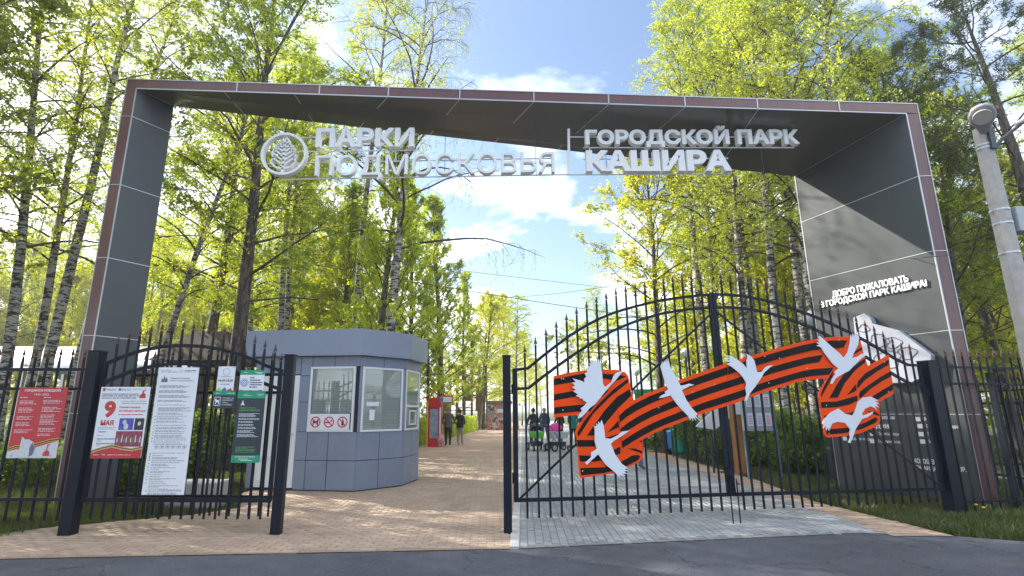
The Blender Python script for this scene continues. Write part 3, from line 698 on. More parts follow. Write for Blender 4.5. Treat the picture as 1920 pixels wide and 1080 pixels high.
for z in (.7, 1.9):
    for s, par in ((.085, lf), (SEND + .02, rf)):
        mb = MB(); mb.tube([GP(s, z - .07, .02), GP(s, z + .07, .02)], .022, 8); mb.build('hinge', M_GATE, par)

# left gate section (curved top) and the open leaf folded behind it
def LPp(px, py, Y=7.55): return PL(px, py, (0, Y, 0), (0, 1, 0))
lt = [(LPp(x, y).x, LPp(x, y).z) for x, y in ((186, 687), (215, 674), (240, 664), (290, 651), (338, 647), (390, 650), (450, 664), (511, 691), (533, 697))]
ll = [(LPp(x, y).x, LPp(x, y).z) for x, y in ((180, 724), (240, 697), (290, 685), (338, 681), (400, 686), (460, 703), (511, 726), (533, 732))]
fa = smooth_curve(lt); fb = smooth_curve(ll)
t = thing('side_gate', 'arched dark steel gate carrying the white and green notice boards', 'gate', (PA.x, 7.565, 0))
x0, x1 = PA.x + .11, PB.x - .10
for fn in (fa, fb):
    xs = np.linspace(x0, x1, 14); mb = MB(); pts = [Vector((x, 7.565, fn(x))) for x in xs]
    for p, q in zip(pts[:-1], pts[1:]):
        d = (q - p).normalized() * .004; mb.beam(p - d, q + d, .035, .045)
    mb.build('arched_rail', M_GATE, t)
mb = MB(); mb.beam((x0, 7.565, .435), (x1, 7.565, .425), .04, .055); mb.build('bottom_rail', M_GATE, t)
for x in (x0 + .02, x1 - .02):
    mb = MB(); mb.beam((x, 7.565, .41), (x, 7.565, fa(x) + .02), .05, .05, EX); mb.build('stile', M_GATE, t)
n = 16
for i in range(n):
    x = x0 + .06 + (i + .6) * (x1 - x0 - .12) / n; picket(t, x, 7.553, .19, fa(x) + .22, 0)
t = thing('open_gate_leaf', 'dark steel gate leaf swung open and folded behind the notice board gate', 'gate', (PB.x - .15, 7.95, 0))
for z in (2.12, 1.86, .42):
    mb = MB(); mb.beam((x0 + .1, 8.05, z), (x1 - .02, 7.86, z), .03, .04); mb.build('rail', M_GATE, t)
for i in range(17):
    x = x0 + .15 + i * (x1 - x0 - .2) / 16.6; picket(t, x, 8.05 - .19 * (x - x0) / (x1 - x0) - .02, .17, 2.30 + .12 * math.sin(math.pi * i / 16), 0)
for x, y in ((x0 + .12, 8.05), (x1 - .04, 7.86)):
    mb = MB(); mb.beam((x, y, .4), (x, y, 2.14), .045, .045, EX); mb.build('stile', M_GATE, t)
# straight fences
def fence(a, b_, label, pitch, z_rails, ztip, zb, posts=()):
    t = thing('steel_fence', label, 'fence', a, 0, 'spear topped steel fence runs')
    a = Vector(a); b_ = Vector(b_); L = (b_ - a).length; d = (b_ - a) / L; rz = math.atan2(d.y, d.x); nn = Vector((d.y, -d.x, 0))
    for z in z_rails:
        mb = MB(); mb.beam(a + Vector((0, 0, z)), b_ + Vector((0, 0, z)), .035, .04); mb.build('rail', M_GATE, t)
    n = int(L / pitch)
    for i in range(n):
        p = a + d * ((i + .5) * L / n) + nn * .014; picket(t, p.x, p.y, zb, ztip, rz)
    for s in posts:
        p = a + d * s - nn * .04; mb = MB(); mb.box(p.x - .04, p.y - .04, -.05, p.x + .04, p.y + .04, 2.25); mb.build('fence_post', M_GATE, t)
    return t
fence((PA.x - .11, 7.56, 0), (-10.5, 7.5, 0), 'spear topped steel fence left of the gates carrying the red poster', .172, (2.17, 1.90, .44), 2.34, .17, (2.4,))
fence((PD.x + .13, PD.y + .02, 0), (10.4, 9.62, 0), 'spear topped steel fence right of the thick gate post, crossing the arch leg', .165, (2.33, 2.05, .16), 2.52, .03, (1.2,))
fence((10.45, 9.65, 0), (10.9, 13.5, 0), 'steel fence turning away behind the concrete lamp pole', .17, (2.0, 1.75, .3), 2.25, .06)
fence((9.6, 14.2, 0), (22, 13.0, 0), 'second lower dark steel fence on the grass beyond the arch leg at right', .16, (1.5, .3), 1.75, .06, (2.5, 5, 7.5))

# ---------------------------------------------------------------- ribbon boards and cranes on the double gate
OFF = .055
zA = lambda x, y: (1000 + x / 3.858, 620 + y / 3.858)
zB = lambda x, y: (1220 + x / 4.154, 620 + y / 4.154)
zC = lambda x, y: (1440 + x / 4.154, 600 + y / 4.154)
def gp(pt, o=OFF): return GS(*pt) + gn * o
def plate(name, pts, o, th, m, parent): 
    mb = MB(); mb.prism([gp(p, o) for p in pts], gn * th); return mb.build(name, m, parent)
TOP = [zA(600, 590), zA(640, 548), zA(710, 503), zA(820, 448), (1241, 725.5), (1268, 713), (1310, 698), (1352, 683.5), (1405, 667), (1460, 651.5), (1500, 641), (1524, 636.5), (1555, 632.5), (1584, 632.5)]
BOT = [zA(628, 872), zA(700, 828), zA(775, 783), zA(850, 742), (1241, 803), (1268, 793), (1316, 774), (1345, 765), (1374, 756), (1430, 735), (1460, 726), (1490, 716.5), (1512, 712.5), (1546, 709.5)]
def band(fr):
    return [(a[0] + (b_[0] - a[0]) * fr, a[1] + (b_[1] - a[1]) * fr) for a, b_ in zip(TOP, BOT)]
KL = 8  # cut index between the boards
cutx = 1358.5
def cutpt(line):
    for a, b_ in zip(line[:-1], line[1:]):
        if a[0] <= cutx <= b_[0]:
            t_ = (cutx - a[0]) / (b_[0] - a[0]); return (cutx, a[1] + (b_[1] - a[1]) * t_)
def side(line, left):
    cp = cutpt(line)
    return [p for p in line if p[0] < cutx - .5] + [(cp[0] - .7, cp[1])] if left else [(cp[0] + .7, cp[1])] + [p for p in line if p[0] > cutx + .5]
rib1 = thing('ribbon_board', 'orange and black striped ribbon board with the folded left end, on the left gate leaf', 'ribbon board', gp((1180, 780), .04), 0, 'striped ribbon boards on the gate')
rib2 = thing('ribbon_board', 'orange and black striped ribbon board with the knotted right end, on the right gate leaf', 'ribbon board', gp((1480, 700), .04), 0, 'striped ribbon boards on the gate')
tail = [zA(*p) for p in ((137, 332), (240, 308), (350, 291), (480, 282), (600, 287), (650, 302), (672, 330), (690, 410), (712, 503), (725, 560), (700, 700), (775, 783), (778, 918), (745, 950), (700, 972), (640, 1005), (560, 1028), (440, 1045), (335, 1062), (320, 1045), (302, 775), (288, 742), (305, 690), (340, 650), (372, 608), (300, 607), (140, 630))]
plate('ribbon_fold', tail, OFF, .012, M_ORANGE, rib1)
plate('ribbon_band', side(TOP, 1) + side(BOT, 1)[::-1], OFF + .016, .012, M_ORANGE, rib1)
plate('ribbon_band', side(TOP, 0) + side(BOT, 0)[::-1], OFF + .002, .012, M_ORANGE, rib2)
knot = [zC(*p) for p in ((560, 133), (600, 135), (660, 150), (690, 180), (712, 262), (728, 320), (745, 362), (905, 275), (912, 340), (945, 575), (830, 640), (838, 790), (800, 832), (700, 876), (600, 897), (430, 915), (405, 890), (385, 730), (360, 600), (372, 540), (410, 490), (430, 460), (480, 380), (510, 260))]
plate('ribbon_fold', knot, OFF + .016, .012, M_ORANGE, rib2)
for f0, f1 in ((.09, .27), (.42, .59), (.745, .915)):
    a, b_ = band(f0), band(f1)
    plate('black_stripe', side(a, 1)[0:] + side(b_, 1)[::-1], OFF + .0285, .003, M_BLACK, rib1)
    a2, b2 = side(a, 0), side(b_, 0)
    if f0 > .4: a2 = [p for p in a2 if p[0] < 1556]; b2 = [p for p in b2 if p[0] < 1550]
    plate('black_stripe', a2 + b2[::-1], OFF + .0288 if f0 < .4 else OFF + .0145, .003, M_BLACK, rib2)
strA = [
    ((137, 352), (350, 312), (480, 313), (600, 320), (660, 332), (590, 365), (520, 352), (480, 345), (350, 362), (137, 397)),
    ((140, 462), (260, 440), (350, 430), (460, 430), (532, 432), (490, 475), (400, 470), (270, 482), (140, 505)),
    ((140, 555), (330, 535), (432, 538), (400, 583), (300, 586), (140, 602)),
    ((668, 350), (672, 374), (540, 480), (420, 600), (315, 765), (306, 740), (350, 660), (450, 540), (560, 430)),
    ((680, 425), (694, 470), (600, 560), (500, 680), (450, 755), (375, 758), (430, 680), (500, 580), (590, 480)),
    ((600, 650), (605, 697), (520, 737)),
    ((303, 788), (420, 790), (520, 770), (600, 745), (605, 765), (520, 810), (420, 835), (310, 838)),
    ((320, 898), (420, 905), (520, 885), (613, 835), (615, 885), (520, 925), (430, 945), (325, 942)),
    ((325, 990), (500, 985), (620, 945), (700, 900), (745, 895), (757, 910), (740, 935), (640, 985), (500, 1025), (335, 1042)),
    ((670, 850), (720, 850), (772, 868), (772, 886), (720, 868)), ((745, 800), (770, 792), (770, 806))]
for p in strA: plate('black_stripe', [zA(*q) for q in p], OFF + .0125, .003, M_BLACK, rib1)
strC = [
    ((697, 212), (697, 236), (612, 286), (640, 250)), ((478, 392), (470, 440), (410, 550), (384, 600), (380, 575), (412, 500)),
    ((725, 300), (725, 330), (640, 400), (560, 500), (510, 605), (445, 608), (500, 510), (560, 420), (650, 350)),
    ((650, 500), (655, 550), (580, 588)), ((380, 640), (500, 635), (660, 590), (664, 628), (600, 660), (500, 680), (385, 685)),
    ((400, 745), (480, 735), (600, 725), (650, 700), (640, 735), (560, 760), (410, 765)),
    ((415, 850), (500, 845), (600, 835), (720, 800), (800, 757), (820, 770), (800, 800), (700, 845), (560, 880), (425, 890)),
    ((735, 712), (790, 710), (830, 735), (828, 748), (780, 730)),
    ((658, 520), (665, 480), (720, 420), (820, 360), (905, 310), (905, 350), (820, 400), (720, 470), (663, 535)),
    ((672, 600), (680, 560), (760, 500), (850, 440), (920, 400), (925, 440), (850, 480), (760, 540), (690, 608)),
    ((770, 600), (850, 550), (935, 500), (938, 545), (880, 580), (815, 622))]
for p in strC: plate('black_stripe', [zC(*q) for q in p], OFF + .0285, .003, M_BLACK, rib2)
cranes = [
    (zA, ((455, 210), (470, 260), (480, 330), (485, 390), (500, 410), (545, 375), (560, 330), (580, 308), (630, 293), (600, 330), (580, 355), (550, 385), (510, 430), (470, 480), (430, 530), (390, 560), (365, 590), (330, 625), (303, 635), (318, 600), (335, 580), (325, 562), (350, 545), (370, 520), (338, 502), (345, 495), (312, 490), (322, 482), (288, 475), (305, 462), (270, 440), (292, 430), (262, 410), (286, 400), (262, 380), (290, 373), (268, 348), (320, 362), (355, 378), (350, 350), (366, 337), (353, 312), (376, 302), (362, 285), (385, 278), (370, 262), (396, 260), (385, 240), (410, 246), (405, 225), (425, 237), (425, 215), (442, 232)), 'white crane cutout spreading raised wings, upper one at the left ribbon end'),
    (zA, ((475, 645), (490, 690), (497, 750), (500, 775), (540, 780), (590, 755), (620, 728), (675, 720), (640, 745), (610, 765), (560, 795), (540, 815), (570, 890), (620, 960), (665, 990), (636, 996), (668, 1010), (632, 1011), (660, 1030), (622, 1026), (640, 1050), (600, 1036), (605, 1058), (570, 1020), (500, 960), (450, 890), (400, 935), (370, 965), (355, 950), (380, 930), (400, 910), (398, 880), (425, 862), (440, 850), (425, 800), (425, 710), (420, 685), (438, 692), (435, 668), (450, 682), (452, 655), (464, 672)), 'white crane cutout diving down, lowest at the left ribbon end'),
    (zB, ((60, 262), (72, 275), (62, 245), (82, 268), (80, 238), (95, 262), (96, 228), (106, 260), (112, 228), (118, 255), (130, 300), (180, 380), (205, 430), (240, 425), (270, 415), (312, 425), (275, 435), (225, 460), (215, 465), (250, 540), (290, 600), (340, 655), (322, 655), (340, 690), (314, 668), (325, 700), (300, 675), (302, 705), (286, 672), (280, 698), (262, 662), (200, 600), (160, 550), (130, 505), (80, 520), (38, 527), (60, 505), (90, 490), (85, 475), (110, 462), (85, 400), (65, 330), (52, 285)), 'white crane cutout with one long slanting wing span, second from the left fold'),
    (zB, ((560, 195), (600, 205), (650, 235), (690, 265), (718, 300), (715, 245), (722, 215), (715, 185), (750, 205), (775, 240), (785, 280), (795, 325), (830, 325), (860, 290), (880, 278), (918, 272), (890, 295), (850, 330), (825, 375), (780, 440), (740, 490), (720, 540), (700, 550), (705, 525), (715, 500), (705, 450), (712, 430), (712, 410), (690, 370), (650, 325), (600, 285), (562, 264), (592, 250), (556, 240), (588, 228), (552, 215), (588, 214)), 'white crane cutout where the two gate leaves meet'),
    (zC, ((365, 130), (400, 160), (460, 215), (520, 265), (552, 300), (580, 260), (600, 180), (605, 120), (616, 152), (622, 110), (632, 142), (640, 105), (650, 132), (660, 100), (670, 150), (660, 200), (625, 270), (615, 300), (660, 290), (690, 268), (722, 265), (718, 283), (680, 310), (640, 350), (590, 400), (540, 425), (490, 455), (462, 500), (448, 498), (462, 460), (488, 425), (478, 410), (510, 380), (470, 350), (400, 260), (372, 215), (340, 207), (362, 196), (338, 180), (366, 180), (345, 155), (372, 165), (357, 140)), 'white crane cutout with wings raised in a V above the right knot'),
    (zC, ((600, 957), (585, 950), (600, 910), (592, 880), (600, 850), (560, 800), (500, 792), (460, 805), (435, 862), (428, 832), (415, 860), (410, 822), (395, 842), (397, 808), (382, 810), (400, 770), (450, 720), (510, 690), (560, 730), (620, 745), (640, 700), (660, 640), (700, 605), (760, 598), (820, 630), (790, 632), (825, 655), (797, 654), (824, 682), (788, 668), (810, 702), (778, 682), (760, 672), (715, 690), (690, 730), (700, 745), (740, 730), (778, 712), (770, 730), (730, 758), (690, 770), (665, 810), (640, 850), (620, 910)), 'white crane cutout gliding with drooped wings, lowest on the right knot')]
for (fn, x, y), par in [((zA, 190, 350), rib1), ((zA, 205, 350), rib1), ((zA, 200, 575), rib1), ((zA, 690, 440), rib1), ((zA, 340, 1010), rib1), ((zA, 740, 960), rib1), ((zB, 40, 600), rib1), ((zB, 300, 480), rib1), ((zB, 470, 420), rib1),
        ((zB, 860, 205), rib2), ((zB, 890, 410), rib2), ((zC, 60, 300), rib2), ((zC, 270, 380), rib2), ((zC, 520, 160), rib2), ((zC, 420, 665), rib2), ((zC, 870, 330), rib2), ((zC, 900, 560), rib2), ((zC, 440, 880), rib2)]:
    c = gp(fn(x, y), OFF + .031); mb = MB(); mb.prism([c + (gdir * math.cos(q) + Vector((0, 0, math.sin(q)))) * .009 for q in np.linspace(0, 2 * math.pi, 8, endpoint=False)], gn * .004); mb.build('screw_head', M_SILVER, par)
for fn, pts, lab in cranes:
    mb = MB(); mb.prism([gp(fn(*p), OFF + .034) for p in pts], gn * .012)
    o = gp(fn(*pts[0]), OFF + .034); me = bpy.data.meshes.new('crane'); me.from_pydata([tuple(Vector(v) - o) for v in mb.v], [], mb.f)
    ob = link('crane_cutout', me, M_CRANE, None, o); tag(ob, lab, 'crane cutout', 'white crane cutouts on the ribbon')
mb = MB()
#PART2
# ---------------------------------------------------------------- notices on the left gate
class Board:
    def __init__(s, name, label, cat, px, Y, m, group='notices fixed to the left gate and fence', th=.012):
        TL, TR, BR, BL = px
        zt = (ZAT(Y, TL[1]) + ZAT(Y, TR[1])) / 2; zb = (ZAT(Y, BL[1]) + ZAT(Y, BR[1])) / 2
        xl = (XAT(Y, *TL) + XAT(Y, *BL)) / 2; xr = (XAT(Y, *TR) + XAT(Y, *BR)) / 2
        s.o = Vector((xl, Y, zb)); s.w = xr - xl; s.h = zt - zb
        s.t = thing(name, label, cat, s.o, 0, group); s.k = 0
        mb = MB(); mb.box(xl, Y, zb, xr, Y + th, zt); mb.build('board', m, s.t, bevel=.002)
        for u in (.1, .9):
            for v in (.03, .97):
                mb = MB(); c = s.o + Vector((u * s.w, -.002, v * s.h)); mb.beam(c + Vector((-.014, 0, 0)), c + Vector((.014, 0, 0)), .006, .004); mb.tube([c + Vector((-.014, 0, 0)), c + Vector((-.014, .06, 0))], .002, 4); mb.build('cable_tie', M_RUBBER, s.t)
    def p(s, u, v, k=1): return s.o + Vector((u * s.w, -.0012 * k, v * s.h))
    def rect(s, u0, v0, u1, v1, m, k=1, name='printed_panel'):
        mb = MB(); mb.add([s.p(u0, v0, k), s.p(u1, v0, k), s.p(u1, v1, k), s.p(u0, v1, k)], [(0, 1, 2, 3)]); return mb.build(name, m, s.t)
    def poly(s, pts, m, k=1, name='printed_shape'):
        mb = MB(); mb.add([s.p(u, v, k) for u, v in pts], [tuple(range(len(pts)))]); return mb.build(name, m, s.t)
    def text(s, body, u0, v0, u1, hv, m, k=2, bold=.0): return text(body, s.p(u0, v0, k), s.p(u1, v0, k), hv * s.h, m, s.t, NFR, 0, bold, name='print_line')
    def lines(s, rows, m, k=2, hgt=.006):
        """tiny body copy: rows (u0, u1, v) broken into word-long dashes"""
        mb = MB(); rg = random.Random(len(rows))
        for u0, u1, v in rows:
            u = u0
            while u < u1 - .01:
                w = min(rg.uniform(.025, .11), u1 - u)
                mb.add([s.p(u, v, k), s.p(u + w, v, k), s.p(u + w, v + hgt, k), s.p(u, v + hgt, k)], [(0, 1, 2, 3)]); u += w + .014
        return mb.build('small_print', m, s.t, kind='stuff')
    def ring(s, u, v, r, m, k=2, t=.15):
        mb = MB(); n = 20; asp = s.w / s.h; k0 = 0
        for i in range(n):
            a = 2 * math.pi * i / n
            mb.v += [tuple(s.p(u + math.cos(a) * r, v + math.sin(a) * r * asp, k)), tuple(s.p(u + math.cos(a) * r * (1 - t), v + math.sin(a) * r * (1 - t) * asp, k))]
        mb.f = [(2 * i, 2 * ((i + 1) % n), 2 * ((i + 1) % n) + 1, 2 * i + 1) for i in range(n)]
        return mb.build('ring_mark', m, s.t)
YB = 7.50
M_STRIPG = mat('ribbon_gold', (.55, .42, .08), .5)
M_PBLUE = mat('photo_blue', (.10, .08, .42), .5, var=.7, vscale=25); M_PDARK = mat('photo_dark', (.04, .03, .045), .5, var=.6, vscale=30); M_PPINK = mat('photo_pink', (.28, .05, .09), .5, var=.8, vscale=22)
M_CAT = mat('print_grey_white', (.55, .58, .62), .5, var=.25, vscale=30)
b = Board('red_poster', 'red poster with white print headed ГОРДИМСЯ ПОБЕДОЙ on the fence left of the gates', 'poster', ((38, 727), (128, 726), (105, 859), (10, 859)), YB, M_RED)
b.text('ГОРДИМСЯ ПОБЕДОЙ!', .12, .935, .86, .045, M_PAPER, bold=.03); b.text('1945–2025', .33, .885, .63, .028, M_PAPER)
b.text('07 МАЯ', .06, .845, .20, .018, M_PAPER, bold=.02); b.text('09 МАЯ', .54, .845, .68, .018, M_PAPER, bold=.02)
rows = []
for v in (.80, .78, .76, .70, .68, .66, .64, .58, .56, .54, .49, .47, .45, .39, .37, .35): rows.append((.06, .06 + random.uniform(.25, .4), v))
for v in (.81, .79, .77, .71, .69, .67, .65, .60, .58, .56, .53, .51, .49, .47, .41, .39, .37, .33, .31): rows.append((.54, .54 + random.uniform(.25, .4), v))
b.lines(rows, M_PAPER)
b.poly([(0, 0), (1, 0), (1, .24), (.8, .20), (.6, .16), (.45, .13), (.3, .12), (.15, .12), (0, .09)], M_CAT, 1)
for i, mm in enumerate((M_STRIPG, M_BLACK, M_STRIPG)):
    d = i * .014; b.poly([(0, .10 + d), (.15, .14 + d), (.3, .13 + d), (.6, .18 + d), (.8, .22 + d), (1, .245 + d), (1, .255 + d), (.8, .232 + d), (.6, .19 + d), (.3, .14 + d), (.15, .152 + d), (0, .112 + d)], mm, 3)
b.poly([(.24, .02), (.5, .0), (.56, .12), (.5, .22), (.40, .26), (.32, .26), (.25, .30), (.24, .2)], M_CAT, 4, 'printed_figure'); b.poly([(.45, .02), (.52, .04), (.55, .14), (.48, .22), (.44, .15)], M_GREYINK, 5)
b.poly([(.72, .03), (.86, .03), (.85, .09), (.80, .11), (.81, .17), (.86, .19), (.79, .19), (.78, .11), (.73, .08)], M_REDINK, 4, 'emblem')

b = Board('may_poster', 'white concert poster with a large red 9 МАЯ and stage photos on the side gate', 'poster', ((190, 726), (282, 725), (264, 860), (169, 859)), YB, M_PAPER)
b.lines([(.12, .33, .965), (.14, .30, .95), (.42, .62, .965), (.42, .60, .95), (.66, .86, .965)], M_GREYINK)
b.rect(.04, .94, .09, .985, M_REDINK, 2); b.rect(.36, .945, .41, .98, M_BLUEINK, 2)
b.text('Городской Парк (открытая площадка)', .04, .885, .78, .024, M_INK, bold=.02); b.lines([(.04, .80, .865), (.04, .74, .835)], M_GREYINK, hgt=.012)
b.text('9', .13, .56, .36, .24, M_REDINK, bold=.05); b.text('МАЯ', .10, .455, .36, .075, M_REDINK, bold=.04)
b.text('Концерт к 80-летию Победы', .46, .785, .95, .018, M_INK); b.text('в Великой Отечественной войне', .46, .755, 1.0 - .02, .018, M_INK)
b.text('Помнит сердце,', .43, .69, .86, .036, M_REDINK, bold=.02); b.text('не забудет никогда!', .43, .64, .97, .036, M_REDINK, bold=.02); b.lines([(.43, .93, .60)], M_REDINK, hgt=.012)
b.rect(.47, .39, .76, .555, M_PBLUE); b.rect(.78, .39, .97, .555, M_PDARK); b.rect(.44, .16, .97, .375, M_PPINK)
for x, y, r in ((.58, .50, .04), (.62, .44, .05), (.88, .48, .035)): b.poly([(x + r * math.cos(a), y + r * .9 * math.sin(a)) for a in np.linspace(0, 5.9, 9)], M_CAT, 3, 'photo_figure')
for i in range(11): x = .47 + i * .045; b.poly([(x, .22), (x + .03, .22), (x + .024, .28 + .02 * (i % 3)), (x + .008, .28 + .02 * (i % 3))], mat('photo_green', (.12, .2, .10), .5) if i % 2 else M_CAT, 3, 'photo_figure')
b.lines([(.06, .42, .42), (.06, .40, .40), (.06, .2, .31)], M_BLUEINK); b.text('Кадриль', .08, .355, .24, .022, M_INK, bold=.02)
b.text('Дарья Белицкая', .08, .255, .43, .024, M_INK, bold=.02); b.text('Ярослав Ватутин', .08, .19, .43, .024, M_INK, bold=.02); b.lines([(.08, .18, .235), (.08, .16, .17)], M_GREYINK)
b.poly([(0, 0), (1, 0), (1, .13), (.8, .10), (.6, .12), (.4, .15), (.2, .12), (0, .07)], M_RED, 1)
for i, mm in enumerate((M_STRIPG, M_BLACK, M_STRIPG)):
    d = i * .012; b.poly([(0, .075 + d), (.2, .125 + d), (.4, .155 + d), (.6, .125 + d), (.8, .105 + d), (1, .135 + d), (1, .145 + d), (.8, .115 + d), (.6, .135 + d), (.4, .165 + d), (.2, .135 + d), (0, .085 + d)], mm, 3)
b.text('6+', .22, .035, .29, .03, M_PAPER, 4, .03); b.lines([(.06, .19, .045), (.34, .8, .045)], M_PAPER, 4)
b.poly([(.80, .84), (.93, .84), (.92, .90), (.88, .91), (.89, .94), (.95, .955), (.86, .95), (.85, .91), (.81, .88)], M_REDINK, 3, 'emblem')

b = Board('rules_board', 'tall white board of park visiting rules in grey print on the side gate', 'notice board', ((297, 689), (372, 689), (346, 928), (266, 928)), YB - .005, M_PAPER)
b.text('ПАРКИ', .18, .972, .32, .009, M_GREYINK); b.lines([(.18, .48, .960)], M_GREYINK, hgt=.004); b.text('КАШИРА', .66, .960, .84, .009, M_GREYINK); b.lines([(.66, .94, .972)], M_GREYINK, hgt=.005)
b.ring(.12, .968, .03, M_GREYINK); b.ring(.58, .968, .03, M_GREYINK); b.rect(.52, .958, .525, .98, M_GREYINK, 2)
b.text('Правила посещения', .33, .905, .80, .012, M_INK, bold=.01); b.text('МАУК «Городской парк»', .33, .885, .90, .012, M_INK, bold=.01)
b.poly([(.10, .88), (.26, .88), (.26, .90), (.22, .92), (.2, .905), (.17, .935), (.15, .90), (.12, .915), (.11, .90)], M_GREYINK, 2, 'emblem')
rows = []; v = .85
for g, (nl, gap) in enumerate(((3, .02), (3, .02), (3, .02), (2, .028), (1, .02), (4, .012), (2, .01), (1, .008), (2, .01), (2, .024), (1, .012), (2, .01), (2, .01), (1, .01), (3, .01), (1, .01), (1, .01), (1, .01))):
    for i in range(nl): rows.append((.08 if g < 5 else .12, random.uniform(.6, .93), v)); v -= .0085
    v -= gap * .72
b.lines(rows, M_GREYINK, hgt=.0035)
for i in range(6): b.ring(.20 + i * .135, .365, .052, M_GREYINK, t=.12); b.rect(.18 + i * .135, .360, .225 + i * .135, .370, M_GREYINK, 2)
rows = [(.12, .9, .315)]; v = .295
for g in range(17):
    for i in range(1 + (g % 3 == 1)): rows.append((.14, random.uniform(.35, .92), v)); v -= .0085
    v -= .0065
rows += [(.4, .93, .035), (.6, .93, .028)]
b.lines(rows, M_GREYINK, hgt=.0035)
mb = MB()
for k in range(22): v = .60 - k * .0245; v = v if v > .40 or v < .33 else .33 - (k % 4) * .02; mb.add([b.p(.06, v, 2), b.p(.09, v, 2), b.p(.09, v + .007, 2), b.p(.06, v + .007, 2)], [(0, 1, 2, 3)])
mb.build('list_mark', mat('mark_green', (.12, .35, .16), .5), b.t, kind='stuff')

b = Board('hours_board', 'small white opening hours board reading 06:00-23:00 above the dark dog notice', 'notice board', ((410, 687), (441, 687), (438, 733), (405, 733)), YB, M_PAPER)
b.ring(.5, .78, .22, mat('pale_mark', (.45, .5, .52), .5), t=.2); b.text('Режим работы', .16, .55, .82, .055, M_INK); b.text('06:00-23:00', .08, .38, .92, .09, M_INK, bold=.02); b.text('ежедневно', .22, .24, .78, .055, M_INK)
for i, (c_, pts) in enumerate((((.45, .6, .15), ((.0, .0), (.35, .0), (.28, .10), (.2, .16), (.08, .10))), ((.05, .15, .5), ((.3, .0), (.62, .0), (.58, .08), (.5, .16), (.4, .10))), ((.6, .08, .06), ((.6, .0), (.95, .0), (.85, .12), (.75, .08))))):
    b.poly(pts, mat('hill_%d' % i, c_, .5), 2 + i)
b = Board('camera_notice', 'small white notice with green top band and round blue mark beside the hours board', 'notice board', ((451, 694), (496, 694), (494, 732), (448, 732)), YB, M_PAPER)
b.rect(0, .77, 1, 1, M_GREEN, 1); b.lines([(.14, .3, .87), (.62, .95, .87), (.7, .9, .83)], M_PAPER, 3, .03); b.ring(.2, .38, .17, M_BLUEINK, t=.1); b.ring(.2, .38, .12, M_BLUEINK, t=.25); b.ring(.2, .38, .05, M_BLUEINK, t=.4)
b.lines([(.42, .62, .60), (.42, .85, .48), (.42, .95, .36), (.42, .93, .25), (.42, .75, .14)], M_INK, 2, .05)
b = Board('dog_notice', 'dark notice with green top band and a white dog symbol thanking leash users', 'notice board', ((401, 734), (442, 733), (440, 766), (396, 766)), YB, M_DKSIGN)
b.rect(0, .78, 1, 1, M_GREEN, 1); b.lines([(.12, .28, .87), (.62, .95, .87)], M_PAPER, 3, .03)
for q in ((.07, .16, .36, .19), (.07, .64, .36, .67), (.07, .16, .09, .67), (.34, .16, .36, .67)): b.rect(*q, M_PAPER, 2)
b.poly([(.12, .55), (.16, .60), (.18, .50), (.28, .48), (.31, .56), (.30, .40), (.30, .24), (.27, .24), (.26, .36), (.18, .36), (.17, .24), (.14, .24), (.15, .42), (.11, .45)], M_PAPER, 3, 'dog_symbol')
for i, s in enumerate(('Спасибо, что', 'выгуливаете', 'собаку', 'на поводке')): b.text(s, .44, .56 - i * .13, .44 + .042 * len(s), .085, M_PAPER, 2, .01)
b = Board('pet_rules_board', 'tall charcoal board with green bands listing pet walking rules, right end of the side gate', 'notice board', ((445, 733), (498, 733), (486, 868), (434, 867)), YB - .012, M_DKSIGN)
b.rect(0, .895, 1, 1, M_GREEN, 1); b.rect(0, 0, 1, .10, M_GREEN, 1); b.text('ПАРКИ', .22, .945, .37, .014, M_PAPER); b.lines([(.22, .52, .93)], M_PAPER, 3, .006); b.text('КАШИРА', .74, .93, .9, .012, M_PAPER); b.lines([(.7, .95, .95)], M_PAPER, 3, .006)
b.poly([(.15, .80), (.28, .80), (.24, .84), (.215, .87), (.19, .84)], M_PAPER, 2, 'emblem'); b.ring(.17, .80, .03, M_PAPER); b.ring(.27, .80, .03, M_PAPER)
b.text('Правила выгула', .12, .745, .68, .024, M_LIMEINK, bold=.02); b.text('домашних животных', .12, .71, .86, .024, M_LIMEINK, bold=.02)
rows = []; v = .675
for g in range(7):
    for i in range((4, 2, 2, 2, 2, 3, 3)[g]): rows.append((.12, random.uniform(.6, .9), v)); v -= .014
    v -= .014
b.lines(rows, M_PAPER, 2, .006); b.lines([(.12, .8, .21), (.12, .55, .195), (.12, .85, .175), (.12, .8, .16), (.12, .8, .14)], M_LIMEINK, 2, .006)
b.lines([(.14, .85, .075), (.25, .6, .045), (.35, .75, .025)], M_PAPER, 3, .008)

